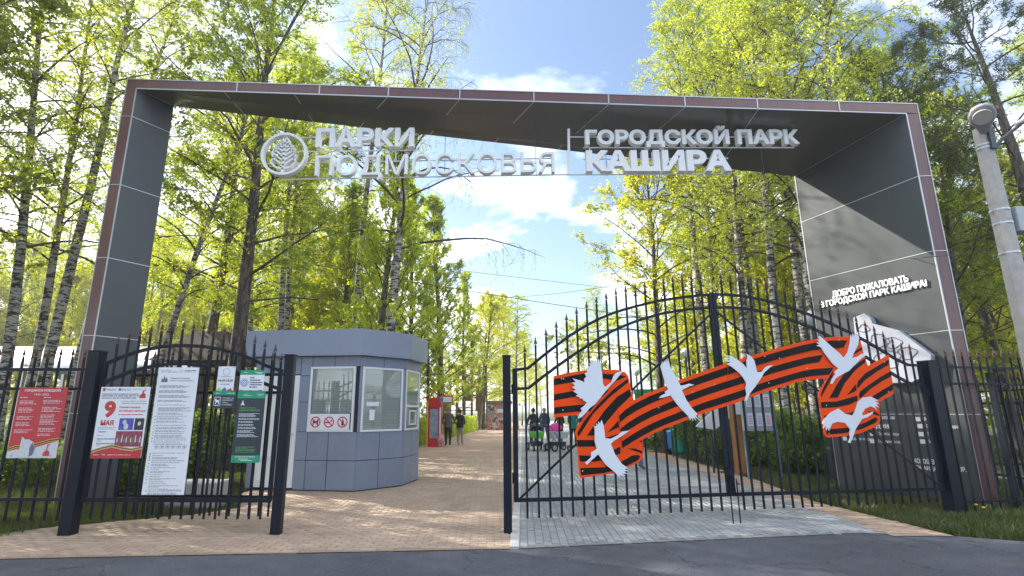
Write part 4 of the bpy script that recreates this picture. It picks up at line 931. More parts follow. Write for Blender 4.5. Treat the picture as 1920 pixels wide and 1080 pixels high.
# ---------------------------------------------------------------- ticket booth
A_, B_, C_, D_ = Vector((-5.03, 11.62, 0)), Vector((-2.67, 11.29, 0)), Vector((-1.84, 12.13, 0)), Vector((-1.62, 13.2, 0))
E_, F_ = Vector((-2.3, 14.3, 0)), Vector((-5.15, 14.3, 0))
booth = thing('ticket_booth', 'blue grey clad ticket booth with faceted corner, blinds in its windows and no dog sign', 'booth', (-3.5, 12.8, 0))
ctr = Vector((-3.5, 12.9, 0))
core = MB(); core.prism([p + (ctr - p).normalized() * .06 for p in (A_, B_, C_, D_, E_, F_)], (0, 0, 2.74)); core.build('core', M_DARK, booth)
def outn(a, b_):
    d = (b_ - a).normalized(); n = Vector((d.y, -d.x, 0)); return n if n.dot(a - ctr) > 0 else -n
def face(a, b_, cells, m=M_KPANEL):
    L = (b_ - a).length; d = (b_ - a) / L; n = outn(a, b_)
    for u0, u1, z0, z1 in cells:
        g = .006; mb = MB(); p = [a + d * (u0 + g) + Vector((0, 0, z0 + g)), a + d * (u1 - g) + Vector((0, 0, z0 + g)), a + d * (u1 - g) + Vector((0, 0, z1 - g)), a + d * (u0 + g) + Vector((0, 0, z1 - g))]
        mb.prism([q - n * .03 for q in p], n * .03); mb.build('wall_panel', m, booth, bevel=.003)
    return L, d, n
def uof(px, a, b_, z=0):
    n = outn(a, b_); p = PL(px, 800, a, n); return (p - a).dot((b_ - a).normalized())
L1 = (B_ - A_).length
ud, uw = uof(556, A_, B_), uof(576, A_, B_)      # door right edge, window left edge
um = uof(617, A_, B_); ul = uof(505, A_, B_)
zr_ = (.02, .60, 1.17, 2.52, 2.745)
cells = [(ud, uw + .02, .02, .60), (ud, uw + .02, .60, 1.17), (ud, uw + .02, 1.17, 1.78), (ud, uw + .02, 1.78, 2.33), (ud, uw + .02, 2.33, 2.745), (uw + .02, um, .02, .60), (uw + .02, um, .60, 1.17), (um, L1, .02, .60), (um, L1, .60, 1.17),
         (uw + .02, um + .04, 2.52, 2.745), (um + .04, L1, 2.52, 2.745), (0, ud - .5, 2.36, 2.745), (ud - .5, ud, 2.36, 2.745), (0, .12, .02, 2.36)]
face(A_, B_, cells)
def window(a, b_, u0, u1, z0, z1, zs=None, mull=None):
    d = (b_ - a).normalized(); n = outn(a, b_); t_ = .045
    P = lambda u, z, o=0.: a + d * u + Vector((0, 0, z)) + n * o
    mb = MB()
    def fr(u0_, z0_, u1_, z1_): mb.hexa([P(u0_, z0_, -.03), P(u1_, z0_, -.03), P(u1_, z0_, .02), P(u0_, z0_, .02), P(u0_, z1_, -.03), P(u1_, z1_, -.03), P(u1_, z1_, .02), P(u0_, z1_, .02)])
    fr(u0, z0, u1, z0 + t_); fr(u0, z1 - t_, u1, z1); fr(u0, z0 + t_, u0 + t_, z1 - t_); fr(u1 - t_, z0 + t_, u1, z1 - t_)
    if mull: fr(u0 + t_, mull, u1 - t_, mull + .05)
    w = mb.build('window', M_WHITE, booth)
    zb = zs or z0 + t_
    mb = MB(); mb.add([P(u0 + t_, zb, .0), P(u1 - t_, zb, .0), P(u1 - t_, z1 - t_, .0), P(u0 + t_, z1 - t_, .0)], [(0, 1, 2, 3)]); mb.build('pane', M_GLASS, w)
    mb = MB(); z = zb + .01
    while z < z1 - t_ - .02:
        mb.add([P(u0 + t_ + .01, z, -.024), P(u1 - t_ - .01, z, -.024), P(u1 - t_ - .01, z + .031, -.010), P(u0 + t_ + .01, z + .031, -.010)], [(0, 1, 2, 3)]); z += .034
    mb.build('blind_slats', M_BLIND, w, kind='stuff'); return P, w
uR = L1 - .10
P1, w1 = window(A_, B_, uw, uR, 1.17, 2.52, zs=1.545)
# prohibition sign below the first window
M_PROH = mat('prohibition_red', (.62, .02, .05), .5)
sg = thing('prohibition_sign', 'white sign with three red prohibition circles under the booth window', 'sign', P1(uw + .04, 1.19, .024))
mb = MB(); mb.hexa([P1(uw + .05, 1.20, .021), P1(uR - .07, 1.20, .021), P1(uR - .07, 1.20, .031), P1(uw + .05, 1.20, .031), P1(uw + .05, 1.54, .021), P1(uR - .07, 1.54, .021), P1(uR - .07, 1.54, .031), P1(uw + .05, 1.54, .031)]); mb.build('board', M_PAPER, sg)
d1 = (B_ - A_).normalized(); n1 = outn(A_, B_)
shapes = [((-.07, .05), (-.05, .02), (.03, .025), (.05, .06), (.075, .04), (.06, .02), (.055, -.03), (.06, -.07), (.04, -.07), (.03, -.02), (-.03, -.02), (-.045, -.07), (-.065, -.07), (-.055, 0)),
          ((-.08, -.02), (.03, -.02), (.03, .005), (-.08, .005)), ((-.02, -.07), (.03, -.07), (.03, .02), (.012, .04), (.012, .08), (-.005, .08), (-.005, .04), (-.02, .02))]
for i, sh in enumerate(shapes):
    c = P1(uw + .05 + (uR - uw - .12) * (.16 + .335 * i), 1.37, .032)
    mb = MB(); annulus(mb, c, .088, .112, n1 * .001, d1, Vector((0, 0, 1)), 1.0, 28); mb.build('red_ring', M_PROH, sg)
    mb = MB(); a2 = Vector((-.07, 0, .07)); q = [(-.073, .058), (-.058, .073), (.073, -.058), (.058, -.073)]
    mb.add([c + d1 * x + Vector((0, 0, z)) + n1 * .0035 for x, z in q], [(0, 1, 2, 3)]); mb.build('red_bar', M_PROH, sg)
    mb = MB(); mb.add([c + d1 * x + Vector((0, 0, z)) + n1 * .002 for x, z in sh], [tuple(range(len(sh)))]); mb.build('black_symbol', M_INK, sg)
    if i == 1:
        mb = MB(); mb.add([c + d1 * x + Vector((0, 0, z)) + n1 * .002 for x, z in ((.035, .0), (.07, .04), (.05, .05), (.03, .02))], [(0, 1, 2, 3)]); mb.build('black_symbol', M_INK, sg)
L2 = (C_ - B_).length
face(B_, C_, [(0, L2 * .47, .02, .60), (L2 * .47, L2, .02, .60), (0, L2 * .47, .60, 1.17), (L2 * .47, L2, .60, 1.17), (0, L2 * .5, 2.52, 2.745), (L2 * .5, L2, 2.52, 2.745), (0, .06, 1.17, 2.52), (L2 - .07, L2, 1.17, 2.52)])
P2, w2 = window(B_, C_, .06, L2 - .07, 1.17, 2.52)
mb = MB(); d2 = (C_ - B_).normalized(); n2 = outn(B_, C_)
mb.add([P2(.19, 1.70, .004), P2(.50, 1.70, .004), P2(.50, 1.78, .004), P2(.19, 1.78, .004)], [(0, 1, 2, 3)]); mb.add([P2(.27, 1.40, .004), P2(.40, 1.40, .004), P2(.40, 1.62, .004), P2(.27, 1.62, .004)], [(0, 1, 2, 3)])
mb.build('paper_note', M_PAPER, w2)
L3 = (D_ - C_).length
face(C_, D_, [(0, L3 * .5, .02, .60), (L3 * .5, L3, .02, .60), (0, L3 * .5, .60, 1.17), (L3 * .5, L3, .60, 1.17), (0, L3 * .5, 2.52, 2.745), (L3 * .5, L3, 2.52, 2.745), (0, .05, 1.17, 2.52), (L3 - .12, L3, 1.17, 2.52)])
P3, w3 = window(C_, D_, .05, L3 - .12, 1.17, 2.52, mull=1.68)
mb = MB()
for z in (1.28, 1.58): mb.hexa([P3(.3, z, .004), P3(.75, z, .004), P3(.75, z, .03), P3(.3, z, .03), P3(.3, z + .035, .004), P3(.75, z + .035, .004), P3(.75, z + .035, .03), P3(.3, z + .035, .03)])
for u in (.3, .72): mb.hexa([P3(u, 1.315, .004), P3(u + .035, 1.315, .004), P3(u + .035, 1.315, .03), P3(u, 1.315, .03), P3(u, 1.58, .004), P3(u + .035, 1.58, .004), P3(u + .035, 1.58, .03), P3(u, 1.58, .03)])
mb.build('serving_hatch', M_WHITE, w3)
face(D_, E_, [(0, .6, .02, 2.745), (.6, (E_ - D_).length, .02, 2.745)]); face(E_, F_, [(i * .57, i * .57 + .57, .02, 2.745) for i in range(5)]); face(F_, A_, [(0, 1.3, .02, 2.745), (1.3, (A_ - F_).length, .02, 2.745)])
# door at the left of the front face
dP = lambda u, z, o=0.: A_ + d1 * u + Vector((0, 0, z)) + n1 * o
dl = .14
mb = MB()
def hx(mb, u0, z0, u1, z1, o0, o1): mb.hexa([dP(u0, z0, o0), dP(u1, z0, o0), dP(u1, z0, o1), dP(u0, z0, o1), dP(u0, z1, o0), dP(u1, z1, o0), dP(u1, z1, o1), dP(u0, z1, o1)])
for q in ((dl, .06, dl + .1, 2.34), (ud - .1, .06, ud, 2.34), (dl + .1, 2.24, ud - .1, 2.34), (dl + .1, .06, ud - .1, .2), (dl + .1, .62, ud - .1, .7), (dl + .1, 1.95, ud - .1, 2.24)): hx(mb, *q, -.03, .02)
door = mb.build('door', M_WHITE, booth)
mb = MB(); hx(mb, dl + .1, .7, ud - .1, 1.95, -.025, -.01); hx(mb, dl + .1, .2, ud - .1, .62, -.025, -.01); mb.build('door_panel', M_BLIND, door)
mb = MB(); mb.tube([dP(ud - .05, 1.12, .02), dP(ud - .05, 1.12, .06), dP(ud - .17, 1.12, .06)], .012, 6); mb.build('handle', M_SILVER, door)
# fascia
pts = [A_ + Vector((-.08, 0, 0)), B_, C_, D_, E_, F_]; outp = []
for i, p in enumerate(pts):
    n_a = outn(pts[i - 1], p); n_b = outn(p, pts[(i + 1) % 6]); m_ = (n_a + n_b).normalized(); outp.append(p + m_ * .14 / max(.5, m_.dot(n_a)))
mb = MB(); mb.prism([p + Vector((0, 0, 2.745)) for p in outp], (0, 0, .02)); mb.build('fascia_soffit', M_KFASC, booth)
mb = MB(); mb.prism([p + (ctr - p).normalized() * .04 + Vector((0, 0, 3.20)) for p in outp], (0, 0, .04)); mb.build('roof', M_DARK, booth)
for i in range(6):
    a, b2 = outp[i], outp[(i + 1) % 6]; n = outn(a, b2); mb = MB(); q = [a + Vector((0, 0, 2.767)), b2 + Vector((0, 0, 2.767)), b2 + Vector((0, 0, 3.31)), a + Vector((0, 0, 3.31))]
    mb.prism([v - n * .025 for v in q], n * .0245); mb.build('fascia_panel', M_KFASC, booth)

mb = MB(); mb.prism([p + (ctr - p).normalized() * .02 for p in (A_, B_, C_, D_, E_, F_)], (0, 0, .022)); mb.build('plinth', M_DARK, booth)
for a, b2 in ((A_, B_), (B_, C_), (C_, D_)):
    L = (b2 - a).length; d = (b2 - a) / L; n = outn(a, b2); u = .08 if a is not A_ else ud + .05
    while u < L - .03:
        for z in (.06, .56, .64, 1.13, 2.56, 2.70):
            c = a + d * u + Vector((0, 0, z)); mb = MB(); mb.prism([c + (d * math.cos(q) + Vector((0, 0, math.sin(q)))) * .007 + n * .0005 for q in np.linspace(0, 2 * math.pi, 6, endpoint=False)], n * .003); mb.build('rivet', M_SILVER, booth)
        u += .32
# granite block behind the side gate
g = thing('granite_block', 'low speckled granite block standing behind the tall rules board', 'stone block', (-5.1, 9.75, 0))
mb = MB(); mb.box(-5.55, 9.6, -.05, -4.62, 10.1, .40); mb.build('block', M_GRANITE, g, bevel=.03)

# ---------------------------------------------------------------- far left pavilion roof and dark gazebo
pv = thing('silver_pavilion', 'long pavilion with curved shiny white metal roof behind the birches at left', 'pavilion', (-19, 22, 0))
M_ROOFW = mat('white_metal_roof', (.48, .49, .53), .25, metal=.6, var=.12, vscale=1.5)
xr_, xl_ = XAT(22, 330, 650), XAT(22, -120, 650)
mb = MB(); prof = [(0, 3.25), (.6, 3.75), (1.4, 4.2), (2.4, 4.5), (3.4, 4.62), (4.4, 4.5), (5.4, 4.2), (6.2, 3.75), (6.8, 3.25)]
endp = [(xr_ + 1.3, .6), (xr_ + .8, .85), (xr_ + .2, .95), (xr_ - .6, 1), (xl_, 1)]
vs = []; 
for x, k in endp: vs += [(x, 22 + y, 3.25 + (z - 3.25) * k - (1 - k) * .8) for y, z in prof]
n = len(prof); mb.add(vs, [(i * n + j, i * n + j + 1, (i + 1) * n + j + 1, (i + 1) * n + j) for i in range(len(endp) - 1) for j in range(n - 1)]); o = mb.build('roof', M_ROOFW, pv, smooth=True)
so = o.modifiers.new('thickness', 'SOLIDIFY'); so.thickness = .06
mb = MB()
x = xr_
while x > xl_:
    for y in (22.2, 28.4): mb = MB(); mb.box(x - .07, y, 0, x + .07, y + .14, 3.5); mb.build('column', M_SILVER, pv)
    x -= 3.2
gz = thing('gazebo', 'small gazebo with dark pyramid roof behind the side gate', 'gazebo', (XAT(17.5, 388, 660), 18, 0))
gx = XAT(17.5, 388, 660)
mb = MB(); mb.hexa([(gx - 1.35, 16.6, 3.15), (gx + 1.35, 16.6, 3.15), (gx + 1.35, 19.3, 3.15), (gx - 1.35, 19.3, 3.15), (gx - .5, 17.6, 4.2), (gx + .5, 17.6, 4.2), (gx + .5, 18.3, 4.2), (gx - .5, 18.3, 4.2)]); mb.build('roof', mat('dark_shingle', (.05, .035, .03), .85, var=.4, vscale=14, bump=.6, bscale=30), gz)
for x, y in ((-1.2, 16.75), (1.2, 16.75), (-1.2, 19.15), (1.2, 19.15)):
    mb = MB(); mb.box(gx + x - .08, y - .08, 0, gx + x + .08, y + .08, 3.16); mb.build('post', M_LOG, gz)
mb = MB(); mb.beam((gx - 1.12, 16.75, .9), (gx + 1.12, 16.75, .9), .08, .1); mb.beam((gx - 1.12, 16.75, .45), (gx + 1.12, 16.75, .45), .08, .1); mb.build('railing', M_LOG, gz)

# ---------------------------------------------------------------- things along the path
st = G(822, 838); sx, sy = st.x, st.y
M_STANDRED = mat('stand_red', (.62, .015, .02), .4); M_YEL = mat('stand_yellow', (.7, .5, .03), .45)
t = thing('vending_stand', 'bright red promotional vending stand with overhanging top beside the hedge', 'vending stand', (sx, sy, 0))
k = .0262
mb = MB(); mb.box(sx - .50, sy, 0, sx + .10, sy + .75, .30); mb.box(sx - .50, sy, 1.75, sx + .10, sy + .75, 2.06); mb.box(sx - .50, sy + .05, .30, sx + .10, sy + .75, 1.75); mb.build('cabinet', M_STANDRED, t, bevel=.01)
mb = MB(); mb.hexa([(sx - .52, sy - .03, 2.07), (sx + .62, sy - .03, 1.95), (sx + .62, sy + .78, 1.95), (sx - .52, sy + .78, 2.07), (sx - .52, sy - .03, 2.17), (sx + .62, sy - .03, 2.30), (sx + .62, sy + .78, 2.30), (sx - .52, sy + .78, 2.17)]); mb.build('canopy', M_STANDRED, t, bevel=.02)
mb = MB(); mb.box(sx + .05, sy - .04, 1.99, sx + .58, sy - .034, 2.22); mb.build('canopy_print', M_PAPER, t)
mb = MB(); mb.box(sx + .0, sy - .042, 2.0, sx + .18, sy - .036, 2.2); mb.build('canopy_print', M_BLUEINK, t)
mb = MB(); mb.box(sx - .42, sy + .02, .38, sx - .05, sy + .048, 1.68); mb.build('display_panel', mat('display_bluegrey', (.25, .31, .42), .3, var=.4, vscale=4), t)
mb = MB(); mb.box(sx - .56, sy - .01, 0, sx - .505, sy + .7, 2.05); mb.build('side_trim', M_YEL, t)
mb = MB(); mb.box(sx + .02, sy - .02, .02, sx + .09, sy - .003, 1.75); mb.build('side_print', M_PAPER, t)

hx0, hy0, hx1, hy1 = -4.2, 21.5, -.95, 48
# rope tower
tw = thing('rope_tower', 'tall wooden rope climbing tower of posts and platforms behind the hedge', 'climbing tower', (XAT(50, 868), 51, 0))
tx_ = XAT(50, 868, 740)
for i in range(6):
    for j in range(2):
        x = tx_ - 1.3 + i * .7; y = 50 + j * 2.6; mb = MB(); mb.tube([(x, y, 0), (x, y, 6.2 - .3 * (i % 3) - .6 * (i > 4))], .075, 6); mb.build('post', M_LOG, tw)
for z in (1.6, 3.0, 4.4, 5.7):
    mb = MB(); mb.box(tx_ - 1.4, 49.9, z, tx_ + (1.2 if z > 5 else 2.3), 49.99, z + .08); mb.box(tx_ - 1.4, 52.6, z, tx_ + 2.3, 52.7, z + .08); mb.build('crossbeam', M_LOG, tw)
for x0_, z, w_ in ((-1.2, 2.3, .9), (.1, 2.9, 1.1), (-.3, 1.4, 1.0)):
    mb = MB(); mb.box(tx_ + x0_ * 1.3, 50.1, z * 1.3, tx_ + x0_ * 1.3 + w_ * 1.3, 52.4, z * 1.3 + .1); mb.build('platform', M_WOOD, tw)
for x0_, z, w_, h_ in ((.15, 1.9, .55, 1.1), (-1.7, 1.0, .8, 1.6), (.9, 1.2, .4, 1.7)):
    mb = MB(); mb.box(tx_ + x0_ * 1.3, 50.08, z * 1.3, tx_ + x0_ * 1.3 + w_ * 1.3, 50.13, (z + h_) * 1.3); mb.build('wall_board', M_WOOD, tw)
mb = MB()
for i in range(9): mb = MB(); mb.tube([(tx_ - 1.3 + i * .43, 50, 1.6 + (i % 3) * 1.2), (tx_ - 1.1 + i * .43, 50.6, 3.1 + (i % 2) * 1.2)], .02, 4); mb.build('rope', M_CONC, tw)
# painted kiosk far along the path
kz = G(925, 804); kx0 = XAT(47, 913, 780)
t = thing('painted_kiosk', 'small far kiosk covered in red and grey painted decoration with dark roof', 'kiosk', (kx0 + 1, 48, 0))
M_GRAF = bpy.data.materials.new('painted_pattern'); M_GRAF.use_nodes = True; _t = M_GRAF.node_tree
_v = N(_t, 'ShaderNodeTexNoise'); _v.inputs['Scale'].default_value = 2.2; _v.inputs['Detail'].default_value = 4; _g = N(_t, 'ShaderNodeNewGeometry'); _t.links.new(_g.outputs['Position'], _v.inputs['Vector'])
_r = N(_t, 'ShaderNodeValToRGB'); _r.color_ramp.interpolation = 'CONSTANT'; e = _r.color_ramp.elements; e[0].color = (.28, .27, .28, 1); e[0].position = 0; e[1].position = .46; e[1].color = (.55, .05, .05, 1); e2 = e.new(.52); e2.color = (.5, .48, .48, 1); e3 = e.new(.6); e3.color = (.07, .06, .06, 1)
_t.links.new(_v.outputs[0], _r.inputs[0]); _t.links.new(_r.outputs[0], _t.nodes['Principled BSDF'].inputs['Base Color'])
mb = MB(); mb.box(kx0, 47, 0, kx0 + 2.1, 49, 2.15); mb.build('body', M_GRAF, t, bevel=.04)
mb = MB(); mb.box(kx0 - .1, 46.9, 2.16, kx0 + 2.2, 49.1, 2.45); mb.build('roof', M_LOG, t, bevel=.05)
mb = MB(); mb.box(kx0 + .9, 46.96, 1.45, kx0 + 1.6, 46.99, 1.75); mb.build('name_plate', M_PAPER, t)
for i, (px, py, r) in enumerate(((912, 800, .42), (922, 803, .35), (904, 797, .5), (933, 800, .4))):
    p = G(px, py); rg = random.Random(i); bm = bmesh.new(); bmesh.ops.create_icosphere(bm, subdivisions=2, radius=r)
    for v in bm.verts: v.co *= rg.uniform(.8, 1.15); v.co.z *= .75
    me = bpy.data.meshes.new('boulder'); bm.to_mesh(me); bm.free(); o = link('boulder', me, M_LOG if i % 2 else M_CONC, None, (p.x, p.y, r * .4))
    tag(o, 'rough boulder in the row lying before the painted kiosk', 'boulder', 'boulders before the painted kiosk')
# path lamps
def lamp(px, pyc, Y, label, double=False):
    z = ZAT(Y, pyc); x = XAT(Y, px, pyc); t = thing('path_lamp', label, 'street lamp', (x, Y, 0), 0, 'globe lamps in the park')
    mb = MB(); mb.tube([(x, Y, 0), (x, Y, .7), (x, Y, .75), (x, Y, z - .2)], [.075, .075, .05, .04], 8); mb.build('pole', M_STEELDARK, t)
    for dx_ in ((-.32, .32) if double else (0,)):
        if double: mb = MB(); mb.tube([(x, Y, z - .25), (x + dx_, Y, z - .2)], .025, 6); mb.build('arm', M_STEELDARK, t)
        mb = MB(); mb.lathe((x + dx_, Y, z), [(.0, -.2), (.09, -.2), (.15, -.12), (.185, -.03), (.18, .05), (.13, .13), (.06, .175), (0, .185)], 14); mb.build('globe', M_GLOBE, t, smooth=True)
lamp(1285, 661, 21, 'single white globe lamp just right of the middle bird, standing among the birches')
lamp(1193, 698, 31, 'single white globe lamp rising above the ribbon band near the green roofed booth')
lamp(979, 757, 60, 'far double globe lamp beside the middle gate post', True)
lamp(1521, 596, 13.2, 'single lamp close behind the grey arch leg, partly behind gate bars')
# green-trimmed booth
t = thing('white_booth', 'pale container booth with green roof edge seen over the ribbon', 'booth', (XAT(36, 1215), 36, 0)); bx = XAT(36, 1190, 740)
mb = MB(); mb.box(bx, 36, 0, bx + 3.4, 39, 2.75); mb.build('body', M_PAPER, t); mb = MB(); mb.box(bx - .1, 35.85, 2.75, bx + 3.5, 39.1, 3.0); mb.build('roof', M_GREEN, t)
mb = MB(); mb.box(bx - .02, 35.95, 0, bx + .45, 35.99, 2.7); mb.build('corner_panel', M_GREEN, t); mb = MB(); mb.box(bx + 1.2, 35.96, 1.0, bx + 2.6, 35.99, 2.1); mb.build('window', M_STEELDARK, t)
# waste bins
def bin_(px, py, w, h, m, label, name='waste_bin'):
    p = G(px, py); t = thing(name, label, 'bin', (p.x, p.y, 0), 0, 'coloured bins by the shrubs')
    mb = MB(); mb.lathe((p.x, p.y, 0), [(0, .14), (w * .42, .14), (w * .5, .2), (w * .52, h * .9), (w * .5, h * .93)], 12); mb.build('barrel', m, t)
    mb = MB(); mb.lathe((p.x, p.y, 0), [(w * .53, h * .9), (w * .55, h * .94), (w * .4, h), (0, h * 1.03)], 12); mb.build('lid', m, t)
    mb = MB(); mb.box(p.x - w * .6, p.y - .03, -.03, p.x - w * .53, p.y + .03, h * .95); mb.box(p.x + w * .53, p.y - .03, -.03, p.x + w * .6, p.y + .03, h * .95); mb.build('stand', M_STEELDARK, t)
bin_(1277, 857, .48, .98, M_GREEN, 'rounded green waste bin standing before the shrubs')
bin_(1262, 850, .40, .85, mat('bin_blue', (.03, .16, .45), .5), 'blue bin between the red and green bins')
bin_(1252, 846, .38, .85, mat('bin_red', (.40, .06, .05), .5), 'red brown bin, furthest left beside the blue one')
# slanted map stand, wooden post, glazed notice case
mY = 14.6; t = thing('map_stand', 'slanted white information panel on dark legs behind the gate', 'information stand', (XAT(mY, 1345, 780), mY, 0))
pp = [PL(px, py, (0, mY, 0), (0, 1, 0)) for px, py in ((1304, 800), (1341, 806), (1375, 778), (1375, 752), (1352, 757))]
mb = MB(); mb.prism(pp, (0, .05, 0)); mb.build('panel', M_PAPER, t)
xq = XAT(mY, 1330, 780); 
for dx_ in (0, .45): mb = MB(); mb.box(xq + dx_, mY + .055, 0, xq + dx_ + .05, mY + .10, 1.55 + dx_ * .5); mb.build('leg', M_STEELDARK, t)
wx = XAT(14.2, 1381, 800); t = thing('wooden_post', 'square orange brown wooden post with a white sheet on top', 'post', (wx, 14.2, 0))
mb = MB(); mb.box(wx - .11, 14.1, -.02, wx + .13, 14.32, ZAT(14.2, 752)); mb.build('shaft', M_WOOD, t, bevel=.01)
mb = MB(); mb.box(wx - .09, 14.085, ZAT(14.2, 777), wx + .11, 14.097, ZAT(14.2, 752.5)); mb.build('sheet', M_PAPER, t)
nY = 13.2; a = PL(1396, 808, (0, nY, 0), (0, 1, 0)); b2 = PL(1456, 808, (0, nY, 0), (0, 1, 0)); zt_ = ZAT(nY, 728); zb_ = ZAT(nY, 808)
t = thing('notice_case', 'grey glazed notice case with pinned sheets on blue grey posts before the bushes', 'notice case', ((a.x + b2.x) / 2, nY, 0))
M_CASE = mat('case_grey', (.33, .36, .40), .4, var=.05); mb = MB(); mb.box(a.x, nY, zb_, b2.x, nY + .09, zt_); mb.build('case', M_CASE, t, bevel=.006)
for i in range(6):
    u = .14 + (i % 3) * .28; v = .12 + (i // 3) * .44; X = a.x + (b2.x - a.x) * u; Z = zb_ + (zt_ - zb_) * v
    mb = MB(); mb.box(X, nY - .006, Z, X + .14, nY - .002, Z + .3); mb.build('sheet', M_PAPER, t)
    mb = MB(); 
    for q in range(5): mb.box(X + .02, nY - .009, Z + .04 + q * .045, X + .11, nY - .0065, Z + .055 + q * .045)
    mb.build('sheet_print', (M_GREYINK, M_BLUEINK, M_REDINK)[i % 3], t)
for X in (a.x + .06, b2.x + .04):
    mb = MB(); mb.box(X - .03, nY + .095, 0, X + .03, nY + .15, zt_ + (.5 if X > a.x + .3 else 0)); mb.build('post', mat('case_post_blue', (.13, .18, .27), .45), t)

# ---------------------------------------------------------------- concrete lamp pole, wires
pY = 7.0; px0 = 7.24
pole = thing('concrete_lamp_pole', 'tall tapering concrete pole carrying two street light heads and a meter box at right', 'lamp pole', (px0, pY, 0))
mb = MB(); zt_ = 5.62; h0, h1 = .135, .085
def ring8(cx_, cy_, z, h): c_ = h * .55; return [(cx_ - h, cy_ - c_, z), (cx_ - c_, cy_ - h, z), (cx_ + c_, cy_ - h, z), (cx_ + h, cy_ - c_, z), (cx_ + h, cy_ + c_, z), (cx_ + c_, cy_ + h, z), (cx_ - c_, cy_ + h, z), (cx_ - h, cy_ + c_, z)]
vs = []
for q in range(9): z = zt_ * q / 8; vs += ring8(px0, pY, z, h0 + (h1 - h0) * q / 8)
mb.add(vs, [(i * 8 + j, i * 8 + (j + 1) % 8, (i + 1) * 8 + (j + 1) % 8, (i + 1) * 8 + j) for i in range(8) for j in range(8)] + [tuple(range(64, 72))]); mb.build('shaft', M_CONC, pole)
for z in (5.35, 5.30, 4.35, 4.15, 3.72):
    mb = MB(); r_ = h0 + (h1 - h0) * z / zt_ + .012; mb.lathe((px0, pY, z), [(r_, -.012), (r_ + .006, -.012), (r_ + .006, .012), (r_, .012)], 12); mb.build('steel_band', M_SILVER, pole)
M_LAMPG = mat('lamp_housing_grey', (.30, .30, .31), .5, var=.1)
def head(base, tip, w, parent):
    base = Vector(base); tip = Vector(tip); d = (tip - base); L = d.length; d.normalize(); s_ = d.cross(Vector((0, 0, 1))).normalized(); u = s_.cross(d)
    mb = MB(); rings = [(0, .32, .5), (.15, .45, .6), (.32, .62, .8), (.5, .95, 1), (.75, 1, .95), (.92, .75, .7), (1, .3, .3)]; n = 12; vs = []
    for f, ww, hh in rings:
        for j in range(n): a = 2 * math.pi * j / n; vs.append(base + d * L * f + s_ * math.cos(a) * w * ww / 2 + u * (math.sin(a) * (.5 if math.sin(a) > 0 else .22)) * w * .75 * hh)
    mb.add(vs, [(i * n + j, i * n + (j + 1) % n, (i + 1) * n + (j + 1) % n, (i + 1) * n + j) for i in range(6) for j in range(n)] + [tuple(range(n)), tuple(range(6 * n, 7 * n))]); h = mb.build('lamp_head', M_LAMPG, parent, smooth=True)
    mb = MB(); c_ = base + d * L * .7 - u * w * .175; vs = [c_ + d * math.cos(a) * L * .24 + s_ * math.sin(a) * w * .36 for a in np.linspace(0, 2 * math.pi, 16, endpoint=False)]
    mb.prism(vs, -u * .015); mb.build('lens', mat('lamp_lens', (.55, .53, .48), .15), h)
head((px0 - .01, pY - .06, 5.50), (px0 - .36, pY - .42, 5.74), .30, pole)
head((px0 + .42, pY - .12, 5.62), (px0 + 1.05, pY - .3, 5.86), .28, pole)
mb = MB(); mb.tube([(px0 + .05, pY - .05, 5.25), (px0 + .2, pY - .08, 5.42), (px0 + .46, pY - .13, 5.62)], .025, 8); mb.build('arm', M_STEELDARK, pole)
mb = MB(); mb.box(px0 - .02, pY - .13, 5.25, px0 + .05, pY - .09, 5.6); mb.tube([(px0 - .05, pY, 5.6), (px0 - .1, pY, 6.3)], .008, 5); mb.build('bracket', M_STEELDARK, pole)
mb = MB(); mb.box(px0 + .13, pY - .1, 4.02, px0 + .36, pY + .12, 4.38); mb.build('meter_box', mat('box_bluegrey', (.38, .42, .46), .4), pole, bevel=.01)
mb = MB(); mb.lathe((px0 + .42, pY - .05, 4.06), [(0, -.05), (.05, -.03), (.05, .03), (0, .05)], 10); mb.build('sensor', M_WHITE, pole)
def wire(a, b_, sag, r, label):
    a, b_ = Vector(a), Vector(b_); mb = MB(); mb.tube([a.lerp(b_, t_) - Vector((0, 0, sag * 4 * t_ * (1 - t_))) for t_ in np.linspace(0, 1, 18)], r, 4)
    o = mb.build('overhead_cable', M_STEELDARK); tag(o, label, 'cable', 'overhead cables')
wire(PL(60, 395, (0, 19, 0), (0, 1, 0)), PL(1260, 602, (0, 27, 0), (0, 1, 0)), .25, .016, 'dark sagging cable crossing from the left trees over the booth, lower one')
wire(PL(560, 468, (0, 26, 0), (0, 1, 0)), PL(1290, 555, (0, 34, 0), (0, 1, 0)), .1, .013, 'thin cable crossing above the booth roof, upper one')
wire((px0 - .1, pY, 4.3), PL(1762, 470, (0, 11, 0), (0, 1, 0)), .05, .008, 'thin cable running from the concrete pole down to the arch corner')
wire((px0 - .08, pY, 3.8), PL(1560, 470, (0, 16, 0), (0, 1, 0)), .2, .007, 'slack pale cable sagging between the concrete pole and the trees')
wire(PL(980, 556, (0, 30, 0), (0, 1, 0)), PL(1230, 520, (0, 22, 0), (0, 1, 0)), .12, .012, 'wavy cable in the open sky left of the big arched gate')

